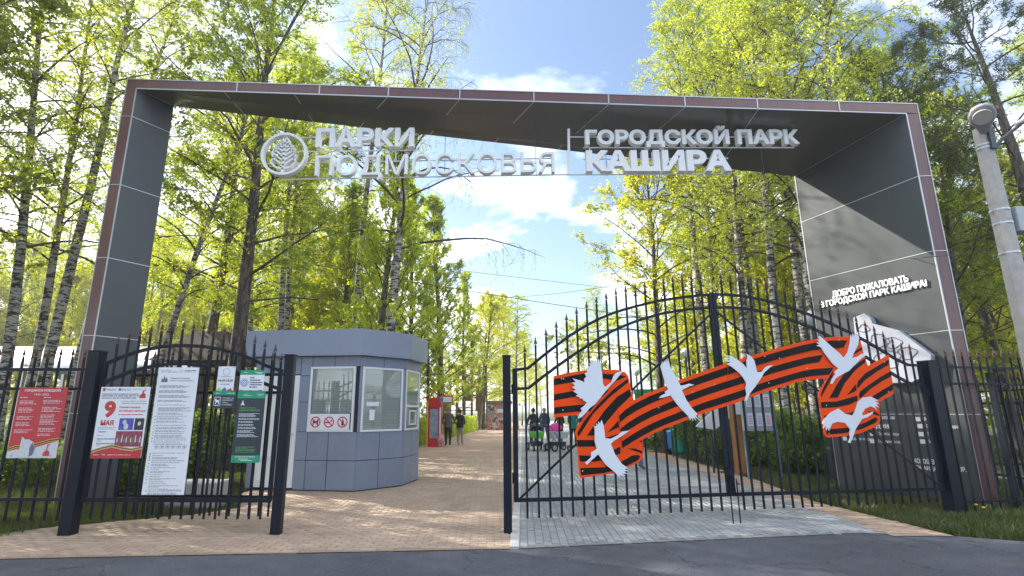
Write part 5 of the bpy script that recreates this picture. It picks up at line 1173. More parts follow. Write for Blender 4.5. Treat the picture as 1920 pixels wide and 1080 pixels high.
# ---------------------------------------------------------------- people and prams
M_SKIN = mat('skin', (.50, .28, .20), .55); M_HAIRD = mat('dark_hair', (.03, .02, .018), .6); M_HAIRG = mat('grey_hair', (.3, .28, .26), .6)
def person(px, py, h, face_rz, top, legs, shoe, hair, label, pose='stand', long_hair=False, bun=False):
    p = G(px, py); s_ = h / 1.75
    J = [('pelvis', (0, 0, .95), .15), ('waist', (0, 0, 1.1), .145), ('chest', (0, .01, 1.33), .175), ('neck0', (0, 0, 1.47), .075), ('neck', (0, -.005, 1.52), .058), ('head', (0, -.02, 1.62), .088), ('crown', (0, -.01, 1.70), .082),
         ('nose', (0, -.11, 1.61), .018)]
    E_ = [('pelvis', 'waist'), ('waist', 'chest'), ('chest', 'neck0'), ('neck0', 'neck'), ('neck', 'head'), ('head', 'crown'), ('head', 'nose')]
    fw = {'stand': (.05, -.03), 'walk': (.22, -.2)}.get(pose, (.05, -.03))
    for sd, nm in ((-1, 'l'), (1, 'r')):
        f = fw[0] if sd < 0 else fw[1]
        hand = {'stand': (sd * .24, -.10, .84), 'walk': (sd * .25, (.18 if sd < 0 else -.2), .86), 'push': (sd * .18, -.42, 1.02), 'pocket': (sd * .2, -.08, .98)}[pose]
        elb = {'push': (sd * .27, -.14, 1.1), 'pocket': (sd * .32, .06, 1.13)}.get(pose, (sd * .27, (hand[1] * .3), 1.13))
        J += [('sh' + nm, (sd * .17, 0, 1.41), .085), ('el' + nm, elb, .055), ('wr' + nm, ((elb[0] + hand[0] * 3) / 4, (elb[1] + hand[1] * 3) / 4, (elb[2] + hand[2] * 3) / 4), .038), ('ha' + nm, hand, .036),
              ('hp' + nm, (sd * .09, 0, .88), .12), ('kn' + nm, (sd * .10, -f * .5 - .02, .49), .075), ('an' + nm, (sd * .10, -f, .09), .05), ('to' + nm, (sd * .12, -f - .16, .045), .042)]
        E_ += [('chest', 'sh' + nm), ('sh' + nm, 'el' + nm), ('el' + nm, 'wr' + nm), ('wr' + nm, 'ha' + nm), ('pelvis', 'hp' + nm), ('hp' + nm, 'kn' + nm), ('kn' + nm, 'an' + nm), ('an' + nm, 'to' + nm)]
    ix = {j[0]: i for i, j in enumerate(J)}; me = bpy.data.meshes.new('body'); me.from_pydata([j[1] for j in J], [(ix[a], ix[b_]) for a, b_ in E_], [])
    o = bpy.data.objects.new('body', me); COL.objects.link(o); sk = o.modifiers.new('skin', 'SKIN'); sk.use_smooth_shade = True
    for i, j in enumerate(J): me.skin_vertices[0].data[i].radius = (j[2], j[2] * (.72 if j[0] in ('pelvis', 'waist', 'chest') else 1)); me.skin_vertices[0].data[i].use_root = (i == 0)
    sb = o.modifiers.new('sub', 'SUBSURF'); sb.levels = 1; sb.render_levels = 1
    dg = bpy.context.evaluated_depsgraph_get(); dg.update(); m2 = bpy.data.meshes.new_from_object(o.evaluated_get(dg)); bpy.data.objects.remove(o)
    m2.materials.clear()
    for m_ in (top, legs, M_SKIN, shoe): m2.materials.append(m_)
    for pl_ in m2.polygons:
        c_ = pl_.center; i = 0
        if c_.z < .11: i = 3
        elif c_.z < .90 and abs(c_.x) < .215 and c_.z < .9: i = 1
        if c_.z > 1.50: i = 2
        if i != 2 and abs(c_.x) > .12 and .80 < c_.z < .90 and (Vector(J[ix['hal']][1]) - c_).length < .07 or (Vector(J[ix['har']][1]) - c_).length < .07 or (Vector(J[ix['hal']][1]) - c_).length < .07: i = 2
        pl_.material_index = i
    t = thing('person', label, 'person', (p.x, p.y, 0), face_rz, 'people in the park'); t.scale = (s_, s_, s_)
    b_ = link('body', m2, None, t); b_.location = (0, 0, 0)
    bm = bmesh.new(); bmesh.ops.create_uvsphere(bm, u_segments=12, v_segments=8, radius=.105)
    for v in list(bm.verts):
        v.co.z *= 1.05; v.co.y = v.co.y * 1.1 + .015
    bmesh.ops.delete(bm, geom=[v for v in bm.verts if v.co.y < -.045 and v.co.z < .04 or v.co.z < (-.10 if not long_hair else -.2)], context='VERTS')
    if long_hair:
        for v in bm.verts:
            if v.co.z < 0: v.co.z *= 2.4; v.co.y += .02
    if bun: bmesh.ops.create_icosphere(bm, subdivisions=1, radius=.05, matrix=Matrix.Translation((0, .09, .10)))
    mh = bpy.data.meshes.new('hair'); bm.to_mesh(mh); bm.free(); mh.polygons.foreach_set('use_smooth', [True] * len(mh.polygons)); oh = link('hair', mh, hair, t); oh.location = (0, 0, 1.665)
    # open jacket hem
    mb = MB(); n = 14; vs = []
    for z, rx_, ry_ in ((1.15, .185, .135), (1.0, .20, .15), (.84, .205, .155)):
        for j in range(n): a = 2 * math.pi * j / n; vs.append((rx_ * math.cos(a), ry_ * math.sin(a), z))
    mb.add(vs, [(i * n + j, i * n + (j + 1) % n, (i + 1) * n + (j + 1) % n, (i + 1) * n + j) for i in range(2) for j in range(n)]); mb.build('jacket_hem', top, t, local=True, smooth=True)
    return t
C_ = lambda n_, c: mat(n_, c, .8, var=.12, vscale=10)
c_black = C_('black_cloth', (.018, .018, .022)); c_grey = C_('grey_jacket', (.10, .105, .11)); c_beige = C_('beige_cloth', (.34, .29, .24)); c_navy = C_('navy_cloth', (.03, .05, .12)); c_jean = C_('denim', (.07, .11, .20)); c_teal = C_('teal_cloth', (.01, .18, .17)); c_blue = C_('blue_cloth', (.05, .16, .36)); c_white = C_('white_shoe', (.5, .5, .5)); c_pink = C_('pink_cloth', (.62, .05, .32)); c_lpink = C_('pale_pink_cloth', (.55, .28, .3))
person(840, 836, 1.74, R(195), c_grey, c_black, c_black, M_HAIRG, 'person in grey jacket and black trousers standing by the red stand', 'pocket')
person(862, 834, 1.66, R(150), c_black, c_beige, c_white, M_HAIRD, 'person in black jacket and beige trousers beside the grey jacket person', 'pocket', bun=True)
person(1001, 837, 1.70, R(185), c_black, c_black, c_black, M_HAIRD, 'person in black with hair tied up pushing the dark pram', 'push', bun=True)
person(1022, 831, 1.74, R(160), c_navy, c_jean, c_white, M_HAIRG, 'person in navy jacket and jeans walking beside the dark pram', 'walk')
person(1051, 829, 1.58, R(185), c_black, c_black, c_black, M_HAIRD, 'person in black standing behind the pink pram', 'push')
person(1076, 839, 1.72, R(150), c_teal, c_black, c_black, M_HAIRD, 'person in teal jacket beside the pink pram, mostly behind the ribbon', 'push')
person(1201, 879, 1.66, R(20), c_blue, c_jean, c_black, M_HAIRD, 'person in blue seen under the ribbon walking on the grey paving', 'walk')
person(1093, 826, 1.7, R(10), C_('red_cloth', (.35, .04, .04)), c_navy, c_black, M_HAIRD, 'person in red far down the drive behind the ribbon', 'walk')
p = G(826, 838); t = thing('pink_bag', 'small pale pink bag hanging low beside the black trousered person', 'bag', (p.x, p.y, 0))
mb = MB(); mb.lathe((p.x, p.y, 0), [(0, .12), (.16, .14), (.19, .3), (.15, .48), (.06, .55), (0, .56)], 12); mb.build('pouch', c_lpink, t, smooth=True)
mb = MB(); mb.tube([(p.x - .1, p.y, .5), (p.x - .04, p.y, .72), (p.x + .08, p.y, .74), (p.x + .12, p.y, .5)], .012, 5); mb.tube([(p.x - .15, p.y, 0), (p.x - .1, p.y, .2)], .012, 5); mb.tube([(p.x + .15, p.y, 0), (p.x + .1, p.y, .2)], .012, 5); mb.build('strap', c_lpink, t)
def pram(px, py, rz, hood, basket, label):
    p = G(px, py); t = thing('pram', label, 'pram', (p.x, p.y, 0), rz, 'prams on the drive'); L = dict(local=True)
    M_ = Matrix
    for y, r, xs in ((-.42, .12, (-.22, .22)), (.32, .16, (-.27, .27))):
        for x in xs:
            mb = MB(); mb.tube([(x - .02, y, r), (x + .02, y, r)], r, 14); w_ = mb.build('wheel', M_RUBBER, t, **L)
            mb = MB(); mb.tube([(x - .024, y, r), (x + .024, y, r)], r * .55, 10); mb.build('rim', M_SILVER, w_, **L)
    mb = MB()
    for x in (-.24, .24): mb.tube([(x, -.42, .12), (x, .1, .52), (x, .45, .98), (x, .56, 1.03)], .014, 6); mb.tube([(x, .32, .16), (x, 0, .5)], .014, 6)
    mb.tube([(-.24, .56, 1.03), (.24, .56, 1.03)], .02, 6); mb.build('frame', M_STEELDARK, t, **L)
    mb = MB(); mb.hexa([(-.2, -.38, .5), (.2, -.38, .5), (.2, .3, .5), (-.2, .3, .5), (-.24, -.46, .76), (.24, -.46, .76), (.24, .36, .76), (-.24, .36, .76)]); mb.build('carrycot', basket, t, bevel=.03, **L)
    mb = MB(); mb.hexa([(-.18, -.25, .2), (.18, -.25, .2), (.18, .3, .2), (-.18, .3, .2), (-.22, -.3, .38), (.22, -.3, .38), (.22, .32, .38), (-.22, .32, .38)]); mb.build('shopping_basket', M_STEELDARK, t, bevel=.02, **L)
    mb = MB(); n = 10; vs = []; rows = 6
    for i in range(rows):
        a = R(10 + i * 26); 
        for j in range(n):
            b_ = math.pi * j / (n - 1); vs.append((-.25 * math.cos(b_), .08 + .36 * math.cos(a) * math.sin(b_) ** .6 * .9, .76 + .36 * math.sin(a) * math.sin(b_) ** .6))
    mb.add(vs, [(i * n + j, i * n + j + 1, (i + 1) * n + j + 1, (i + 1) * n + j) for i in range(rows - 1) for j in range(n - 1)]); mb.build('hood', hood, t, smooth=True, **L)
    return t
pram(1006, 845, R(10), C_('charcoal_hood', (.05, .05, .055)), mat('lime_cloth', (.12, .5, .06), .7), 'dark pram with a lime green cot, left of the pink one')
pram(1046, 846, R(115), c_pink, C_('pale_cot', (.5, .5, .54)), 'pram with bright pink hood and pale cot behind the gate bars')

#TREES
# ---------------------------------------------------------------- vegetation
def tubes_np(polys, n):
    """polys: list of (pts Nx3, radii N) -> verts, quad faces"""
    V = []; F = []; k = 0
    for P, r in polys:
        P = np.asarray(P); r = np.asarray(r); T = np.gradient(P, axis=0); T /= np.linalg.norm(T, axis=1)[:, None] + 1e-9
        ref = np.array([.31, .17, 1.]) if abs(T[0][2]) < .9 else np.array([1., .2, 0]); X = np.cross(T, ref); X /= np.linalg.norm(X, axis=1)[:, None] + 1e-9; Y = np.cross(T, X)
        m = n if r[0] > .03 else 4 if r[0] > .012 else 3; a = np.arange(m) * 2 * np.pi / m
        ring = P[:, None, :] + (X[:, None, :] * np.cos(a)[None, :, None] + Y[:, None, :] * np.sin(a)[None, :, None]) * r[:, None, None]
        V.append(ring.reshape(-1, 3)); N_ = len(P)
        i = np.arange(N_ - 1)[:, None] * m; j = np.arange(m)[None]; jn = (j + 1) % m
        F.append(np.stack([i + j, i + jn, i + jn + m, i + j + m], -1).reshape(-1, 4) + k); k += N_ * m
    return np.concatenate(V), np.concatenate(F)
def leaves_np(C, size, rg, droop=.0, asp=.62):
    """one small kite per point with random orientation"""
    n = len(C); th = rg.uniform(0, 2 * np.pi, n); el = rg.normal(-.25 - droop, .55, n)
    d = np.stack([np.cos(th) * np.cos(el), np.sin(th) * np.cos(el), np.sin(el)], 1); r = rg.normal(size=(n, 3)); s = np.cross(d, r); s /= np.linalg.norm(s, axis=1)[:, None] + 1e-9
    nn = np.cross(d, s)
    L = size * rg.uniform(.65, 1.3, n)[:, None]; w = L * asp * .5
    V = np.stack([C, C + d * L * .45 + s * w + nn * L * .06, C + d * L, C + d * L * .45 - s * w + nn * L * .06], 1)
    F = np.arange(4 * n).reshape(n, 4); return V.reshape(-1, 3), F
def curve(p0, az, el, L, n, rg, curl, wob):
    P = [np.array(p0, float)]; step = L / n
    for i in range(n):
        d = np.array([math.cos(az) * math.cos(el), math.sin(az) * math.cos(el), math.sin(el)]); P.append(P[-1] + d * step); el += curl / n + rg.normal(0, wob); az += rg.normal(0, wob * 1.3)
    return np.array(P)
KINDS = {   # H, trunk r, clear, n branches, len(h), elev0, elev1, curl, nsub, ntwig, twiglen, leaves/twig, leafsize, droop, wobble, leafmat, bark
 'birch':   dict(H=17, r=.14, clear=.34, nb=46, L=lambda u: 3.1 * (1 - u) ** .75 + .6, e0=.55, e1=1.1, curl=-.9, ns=8, nt=4, tl=.55, nl=19, ls=.060, droop=.5, wob=.06, hang=.5, leaf=L_BIRCH, bark=B_BIRCH),
 'tallbirch': dict(H=19, r=.15, clear=.52, nb=34, L=lambda u: 2.7 * (1 - u) ** .7 + .5, e0=.6, e1=1.15, curl=-.8, ns=8, nt=4, tl=.5, nl=19, ls=.062, droop=.5, wob=.06, hang=.5, leaf=L_BIRCH, bark=B_BIRCH),
 'weeping': dict(H=18, r=.17, clear=.36, nb=38, L=lambda u: 4.6 * (1 - u) ** .6 + .8, e0=.35, e1=1.0, curl=-.8, ns=10, nt=4, tl=.95, nl=10, ls=.046, droop=.8, wob=.07, hang=1.2, leaf=L_BIRCH, bark=B_BIRCH),
 'lime':    dict(H=14, r=.20, clear=.28, nb=40, L=lambda u: 3.4 * math.sin(math.pi * min(1, .25 + u * .8)) ** .7 + .5, e0=.35, e1=1.15, curl=-.35, ns=9, nt=5, tl=.5, nl=18, ls=.085, droop=.2, wob=.09, hang=.1, leaf=L_LIME, bark=B_DARK),
 'poplar':  dict(H=14, r=.17, clear=.10, nb=74, L=lambda u: 2.7 * (1 - u) ** .6 + .35, e0=.55, e1=1.15, curl=.3, ns=6, nt=4, tl=.3, nl=15, ls=.10, droop=.1, wob=.05, hang=0, leaf=L_POP, bark=B_POP),
 'pale':    dict(H=13, r=.15, clear=.2, nb=44, L=lambda u: 3.0 * math.sin(math.pi * min(1, .3 + u * .72)) ** .7 + .5, e0=.4, e1=1.2, curl=-.3, ns=9, nt=5, tl=.45, nl=14, ls=.10, droop=.2, wob=.09, hang=.2, leaf=L_PALE, bark=B_DARK),
 'young':   dict(H=8, r=.07, clear=.06, nb=34, L=lambda u: 2.0 * math.sin(math.pi * min(1, .35 + u * .66)) ** .7 + .4, e0=.35, e1=1.2, curl=-.2, ns=8, nt=5, tl=.45, nl=14, ls=.10, droop=.2, wob=.1, hang=.1, leaf=L_PALE, bark=B_DARK),
 'pine':    dict(H=13, r=.22, clear=.45, nb=26, L=lambda u: 3.6 * (1 - u * .6), e0=.1, e1=.5, curl=.5, ns=8, nt=5, tl=.35, nl=26, ls=.10, droop=-.2, wob=.08, hang=-.2, leaf=L_PINE, bark=B_DARK),
}
def tree_mesh(kind, seed, scale_leaves=1., lean=0., h=None):
    k = dict(KINDS[kind]); rg = np.random.RandomState(seed); H = h or k['H']; n = 14
    tr = [np.zeros(3)]; dirx = rg.normal(0, .02) + lean; diry = rg.normal(0, .02)
    for i in range(n):
        dirx += rg.normal(0, .016); diry += rg.normal(0, .016); tr.append(tr[-1] + np.array([dirx, diry, 1]) * H / n)
    tr = np.array(tr); tr[0, 2] = -.1; t = np.linspace(0, 1, n + 1); rad = k['r'] * (1 - t) ** .8 + .012; rad[0] *= 1.35
    polys = [(tr, rad)]; LP = []
    at = lambda u: np.array([np.interp(u, t, tr[:, i]) for i in range(3)])
    for b_ in range(k['nb']):
        u = k['clear'] + (1 - k['clear']) * ((b_ + rg.rand()) / k['nb']) ** .9; uu = (u - k['clear']) / (1 - k['clear'])
        az = b_ * 2.4 + rg.normal(0, .4); L = k['L'](uu) * rg.uniform(.65, 1.2) * H / k['H']; el = k['e0'] + (k['e1'] - k['e0']) * uu + rg.normal(0, .12)
        P = curve(at(min(u, .985)), az, el, L, 7, rg, k['curl'], k['wob']); r0 = min(.010 + L * .0075, np.interp(u, t, rad) * .6)
        polys.append((P, np.linspace(r0, .005, 8)))
        for s_ in range(k['ns']):
            f = rg.uniform(.18, 1.0); i = f * 7; P0 = np.array([np.interp(i, range(8), P[:, c]) for c in range(3)]); sl = (L * .38 * (1.15 - f) + .25) * rg.uniform(.6, 1.3)
            az2 = az + rg.choice([-1, 1]) * rg.uniform(.4, 1.2); el2 = el + k['curl'] * f + rg.normal(0, .3)
            Q = curve(P0, az2, el2, sl, 4, rg, k['curl'] * .7 - k['hang'] * .5, .1); polys.append((Q, np.linspace(.008, .003, 5)))
            for w_ in range(k['nt']):
                g = rg.uniform(.15, 1.) * 4; Q0 = np.array([np.interp(g, range(5), Q[:, c]) for c in range(3)])
                tl = k['tl'] * rg.uniform(.5, 1.4); el3 = el2 - k['hang'] + rg.normal(0, .35); T = curve(Q0, az2 + rg.uniform(-1.3, 1.3), el3, tl, 3, rg, -k['hang'] * 1.2, .12)
                if w_ % 2 == 0: polys.append((T, np.linspace(.0045, .002, 4)))
                m = max(2, int(k['nl'] * rg.uniform(.5, 1.4) * scale_leaves)); ff = rg.uniform(0, 3, m)
                LP.append(np.stack([np.interp(ff, range(4), T[:, c]) for c in range(3)], 1) + rg.normal(0, .03, (m, 3)))
    V, F = tubes_np(polys, 9); tm = npmesh('trunk', V, F, smooth=True); tm.materials.append(k['bark']); tm.materials.append(B_TWIG)
    m0 = 9 * (len(polys[0][0]) - 1); tm.polygons.foreach_set('material_index', (np.arange(len(F)) >= m0).astype(np.int32))
    C = np.concatenate(LP); V, F = leaves_np(C, k['ls'] / max(.6, scale_leaves ** .5), rg, k['droop'], .2 if kind == 'pine' else .7)
    # leaves of one clump share a hue drift
    ton = np.clip(.5 + .35 * np.sin(C[:, 0] * 1.3 + seed) * np.cos(C[:, 2] * .9) + rg.normal(0, .2, len(C)), 0, 1)
    cm = npmesh('crown', V, F, np.repeat(ton, 4)); cm.materials.append(k['leaf'])
    return tm, cm
TM = {}
def variant(kind, i, sl=1., lean=0.):
    key = (kind, i, sl, lean)
    if key not in TM: TM[key] = tree_mesh(kind, 11 + i * 7 + len(kind), sl, lean)
    return TM[key]
NAMES = {'birch': 'birch_tree', 'tallbirch': 'birch_tree', 'weeping': 'weeping_birch_tree', 'lime': 'lime_tree', 'poplar': 'poplar_tree', 'pale': 'maple_tree', 'young': 'young_maple_tree', 'pine': 'pine_tree'}
CATS = {'birch': 'birch', 'tallbirch': 'birch', 'weeping': 'birch', 'lime': 'tree', 'poplar': 'poplar', 'pale': 'tree', 'young': 'young tree', 'pine': 'pine'}
def tree(kind, vi, x, y, s, rz, label, group=None, sl=1., lean=0., sx=1.):
    tm, cm = variant(kind, vi, sl, lean); t = thing(NAMES[kind], label, CATS[kind], (x, y, -.05), rz, group); t.scale = (s * sx, s * sx, s)
    link('trunk', tm, None, t); link('crown', cm, None, t); return t
def T(kind, vi, px, Y, s, label, rz=None, **k):
    rz = random.uniform(0, 6.28) if rz is None else rz
    return tree(kind, vi, XAT(Y, px, 700), Y, s, rz, label, k.pop('group', None), **k)
# -- trees one can point at, left side
T('birch', 0, 18, 13.0, .95, 'dark stemmed birch at the far left edge behind the fence', .3)
T('tallbirch', 0, 78, 13.6, .95, 'white birch in the clump left of the arch, thickest stem', 1.2)
T('birch', 1, 62, 14.2, .9, 'thinner birch leaning out of the clump at far left', 2.0)
T('birch', 2, 128, 15.5, 1.0, 'slim black marked birch rising just left of the arch leg', 4.1)
T('lime', 0, 440, 15.2, 1.16, 'big dark trunked lime with green crown behind the left arch opening', 1.0)
T('lime', 1, 378, 19, 1.1, 'green wrapped mid trunk tree between the arch leg and the dark lime', 2.6)
T('birch', 3, 268, 15.0, .78, 'slanting birch leaning right beside the left arch leg', 0, lean=.13)
T('tallbirch', 1, 522, 21, .98, 'left stem of the twin pale birches above the booth roof', 2.2)
T('tallbirch', 2, 536, 21.6, .95, 'right stem of the twin pale birches above the booth roof', 5.0)
T('birch', 4, 552, 27, 1.0, 'thin distant birch right of the twin birches', .6)
T('tallbirch', 3, 664, 21.5, 1.2, 'straight white birch rising behind the booth fascia corner', 3.6)
T('weeping', 0, 722, 18.8, 1.14, 'large black and white birch with long drooping branches over the open sky', .35, lean=.03)
T('poplar', 0, 700, 19.5, .98, 'dark leafy poplar crossing behind the weeping birch', 1.1, lean=.04)
T('poplar', 1, 762, 25, .9, 'leafy poplar right behind the weeping birch trunk', 2.2)
T('poplar', 2, 828, 32, 1.02, 'bright narrow poplar standing alone left of the open sky', .2, sx=1.35)
T('poplar', 0, 805, 29, .62, 'leafy young poplar just right of the booth', 4.2)
T('poplar', 1, 872, 46, .95, 'poplar behind the rope tower', 4.2)
T('pale', 2, 905, 47, .85, 'soft yellow green tree over the painted kiosk', 0.4, sx=1.2)
T('birch', 1, 968, 50, .72, 'small birch with full crown just left of the middle gate post top', 2.4, sx=1.5)
T('pale', 0, 948, 60, 1.1, 'rounded yellow green tree at the end of the tan path', 4.2)
T('pale', 1, 900, 58, 1.08, 'pale thin crowned tree left of the path end', 1.2)
T('pale', 1, 985, 75, .95, 'small pale tree in the gap beside the middle gate post', 2.8)
# -- right side
T('pale', 2, 1236, 21.5, 1.04, 'yellow green tree with dark slanted trunk at the left edge of the right wood', 1.4, lean=-.03)
T('tallbirch', 0, 1325, 19.5, 1.0, 'white birch seen over the left gate leaf beside the globe lamp', 2.3)
T('birch', 1, 1350, 23, 1.1, 'birch behind the gate centre above the ribbon', 3.3)
T('birch', 2, 1392, 17.5, 1.05, 'birch with white trunk right of the gate centre', 4.4)
T('tallbirch', 2, 1432, 20, 1.0, 'slim birch between the notice case and the gate centre', 5.5)
T('birch', 3, 1462, 16.0, 1.05, 'birch just left of the right arch leg', .4)
T('birch', 4, 1535, 15.5, 1.04, 'black and white birch touching the back edge of the right arch leg', 1.9)
T('lime', 2, 1420, 26, 1.2, 'dense green tree filling the wood behind the right arch opening', 2.9)
T('birch', 0, 1580, 15.0, 1.12, 'tall birch rising above the right end of the arch beam', 2.1)
T('birch', 2, 1650, 17.0, 1.18, 'tall birch whose crown shows over the beam before the deep blue sky', .9)
T('lime', 1, 1800, 16.0, .74, 'dark green tree between the arch and the concrete pole', .9)
T('lime', 0, 1880, 19, 1.0, 'dense tree behind the concrete pole', 3.9)
T('pale', 0, 1935, 17, .75, 'low yellow green tree at the right edge behind the fence', 1.9)
T('birch', 3, 1415, 19.0, 1.15, 'tall birch with crown over the middle of the beam right half', 2.0)
T('tallbirch', 1, 1520, 18.0, 1.1, 'tall birch directly over the letters at the right end of the sign', 4.0)
T('lime', 2, 1735, 18.5, 1.12, 'tall green tree over the right end of the beam, beside the needled pine', 1.0)
T('pine', 1, 2015, 12.8, 1.05, 'pine beyond the right edge reaching dark branches in over the lamp pole', 2.0)
T('pine', 0, 1745, 15.5, 1.02, 'dark needled pine just beyond the right corner of the beam', 2.6)
tree('lime', 1, -11.3, 8.3, 1.0, 1.0, 'near dark tree reaching a black branch into the upper left corner')
rgB = random.Random(21)
PLACES = [(-400, 'left of the arch'), (245, 'just right of the left arch leg'), (440, 'above the side gate'), (600, 'above the booth'), (800, 'right of the booth'), (1000, 'beside the open sky'),
          (1240, 'behind the left gate leaf'), (1380, 'behind the notice case'), (1500, 'around the right arch leg'), (1800, 'between arch and concrete pole'), (1900, 'beyond the concrete pole')]
KN = {'birch': 'slender birch', 'tallbirch': 'slender bare stemmed birch', 'pale': 'yellow green leafy tree', 'poplar': 'upright poplar', 'lime': 'green broad crowned tree', 'young': 'low young yellow green tree'}
def scatter(n, x_of, y0, y1, kinds, group, s0=.85, s1=1.15):
    c = 0; tries = 0; pts = []
    while c < n and tries < 5000:
        tries += 1; y = rgB.uniform(y0, y1); lo, hi = x_of(y); x = rgB.uniform(lo, hi)
        if any((x - a) ** 2 + (y - b_) ** 2 < (1.5 + y * .03) ** 2 for a, b_ in pts): continue
        if lx(y) - 2.6 < x < r2(y) + 2.0 or (CX + x / y * 989 < 430 and y < 30) or (735 < CX + x / y * 989 < 1010 and y < 80): continue
        pts.append((x, y)); kd = rgB.choice(kinds); px = CX + x / y * 989
        pl_ = [q for a, q in PLACES if px >= a][-1] if px > -400 else PLACES[0][1]
        tree(kd, rgB.randrange(3), x, y, rgB.uniform(s0, s1), rgB.uniform(0, 6.28), '%s %s, %s' % (KN[kd], pl_, 'near' if y < 25 else 'some way back' if y < 32 else 'far back' if y < 45 else 'farthest back'), group); c += 1
wl = lambda y: (-y * .97 - 3, -y * .16 - 1); wr = lambda y: (y * .30 + 2.5, y * 1.07 + 4)
GL = 'background wood left of the path'; GR = 'background wood right of the drive'
scatter(38, wl, 21, 40, ['birch', 'pale', 'birch', 'tallbirch', 'poplar'], GL, .7, 1.0)
scatter(26, lambda y: (-y * .97 - 3, -y * .03 - 2), 38, 75, ['birch', 'pale', 'lime', 'pale'], GL, .85, 1.15)
scatter(30, wl, 19, 48, ['young'], GL, .75, 1.2)
for i_, (x_, y_, k_) in enumerate(((-7, 88, 'pale'), (-1.5, 96, 'birch'), (3.4, 92, 'pale'), (13.5, 90, 'birch'), (16, 84, 'pale'), (8.5, 108, 'pale'), (21, 96, 'birch'), (-13, 100, 'lime'), (12, 118, 'pale'), (3, 120, 'lime'))):
    tree(k_, i_ % 3, x_, y_, .9, i_ * 1.1, 'tree closing the far end of the park alley', 'trees at the far end of the alley')
scatter(24, wr, 22, 38, ['birch', 'pale', 'tallbirch', 'lime', 'birch'], GR, .8, 1.05)
scatter(24, lambda y: (y * .15 + 3, y * 1.07 + 4), 38, 75, ['birch', 'pale', 'lime', 'pale'], GR, .75, 1.0)
scatter(26, wr, 19, 45, ['young'], GR, .75, 1.2)
# trees beyond the left edge of the view whose shade falls on the gate apron
for i, (x, y, k_, s) in enumerate(((-14.5, 6.5, 'birch', .9), (-15.5, 10.5, 'lime', 1.0), (-19, 7.5, 'lime', 1.0), (-18, 3.5, 'lime', 1.0), (-13, 2.5, 'birch', .95), (-22, 12, 'birch', 1.1), (-12.5, -1.5, 'lime', 1.0), (-17, -.5, 'birch', 1.), (-13.6, 11.9, 'lime', .95), (-17.5, 14.2, 'lime', 1.05), (-12.6, 10.4, 'birch', .9))):
    tree(k_, i % 3, x, y, s, i * 1.3, 'roadside tree beyond the left edge of the fence', 'roadside trees left of the gates')

# bushes, hedge
def bush(name, cat, label, cx_, cy_, wx_, wy_, h, n, seed, group=None, rz=0, ls=.06, leaf=L_SHRUB, boxy=False):
    rg = np.random.RandomState(seed); t = thing(name, label, cat, (cx_, cy_, -.05), rz, group)
    if boxy:
        C = rg.uniform(-1, 1, (n, 3)); ax = rg.randint(0, 3, n); ax[ax == 2] = rg.randint(0, 3, (ax == 2).sum()); sg_ = rg.choice([-1, 1], n); f = rg.rand(n) ** .35
        for a_ in range(3): C[ax == a_, a_] = (sg_ * f)[ax == a_]
        C *= np.array([wx_ / 2, wy_ / 2, h / 2]); C[:, 2] += h / 2; C += rg.normal(0, .035, C.shape)
    else:
        nb = max(6, int(wx_ * wy_ * 5)); K = np.stack([rg.uniform(-.5, .5, nb) * wx_, rg.uniform(-.5, .5, nb) * wy_, rg.uniform(.2, .8, nb) * h], 1)
        q = rg.randint(0, nb, n); dr = rg.normal(size=(n, 3)); dr /= np.linalg.norm(dr, axis=1)[:, None]; C = K[q] + dr * (rg.rand(n) ** .4)[:, None] * np.array([.42, .42, .36]) * rg.uniform(.7, 1.2, (n, 1)); C[:, 2] = np.clip(C[:, 2], .02, h * 1.1)
    V, F = leaves_np(C, ls, rg, 0, .75); cm = npmesh('foliage', V, F, np.repeat(np.clip(rg.normal(.45, .25, n), 0, 1), 4)); cm.materials.append(leaf); link('foliage', cm, None, t)
    polys = []
    for i in range(10):
        x, y = rg.uniform(-.3, .3) * wx_, rg.uniform(-.3, .3) * wy_
        polys.append((curve((x, y, -.02), rg.uniform(0, 6.28), 1.2, h * .85, 5, rg, 0, .12), np.linspace(.014, .004, 6)))
    V, F = tubes_np(polys, 5); sm = npmesh('stems', V, F); sm.materials.append(B_DARK); link('stems', sm, None, t); return t
hd = math.atan2(.1212, 1)
for i in range(9):
    y = 22.5 + i * 2.75; x = float(lx(y)) - .62
    bush('clipped_hedge', 'hedge', 'clipped bright hedge block in the row along the tan path', x, y, 1.1, 2.8, 1.25, 7000 if i < 5 else 4000, 40 + i, 'clipped hedge along the path', -hd, .075, L_POP, True)
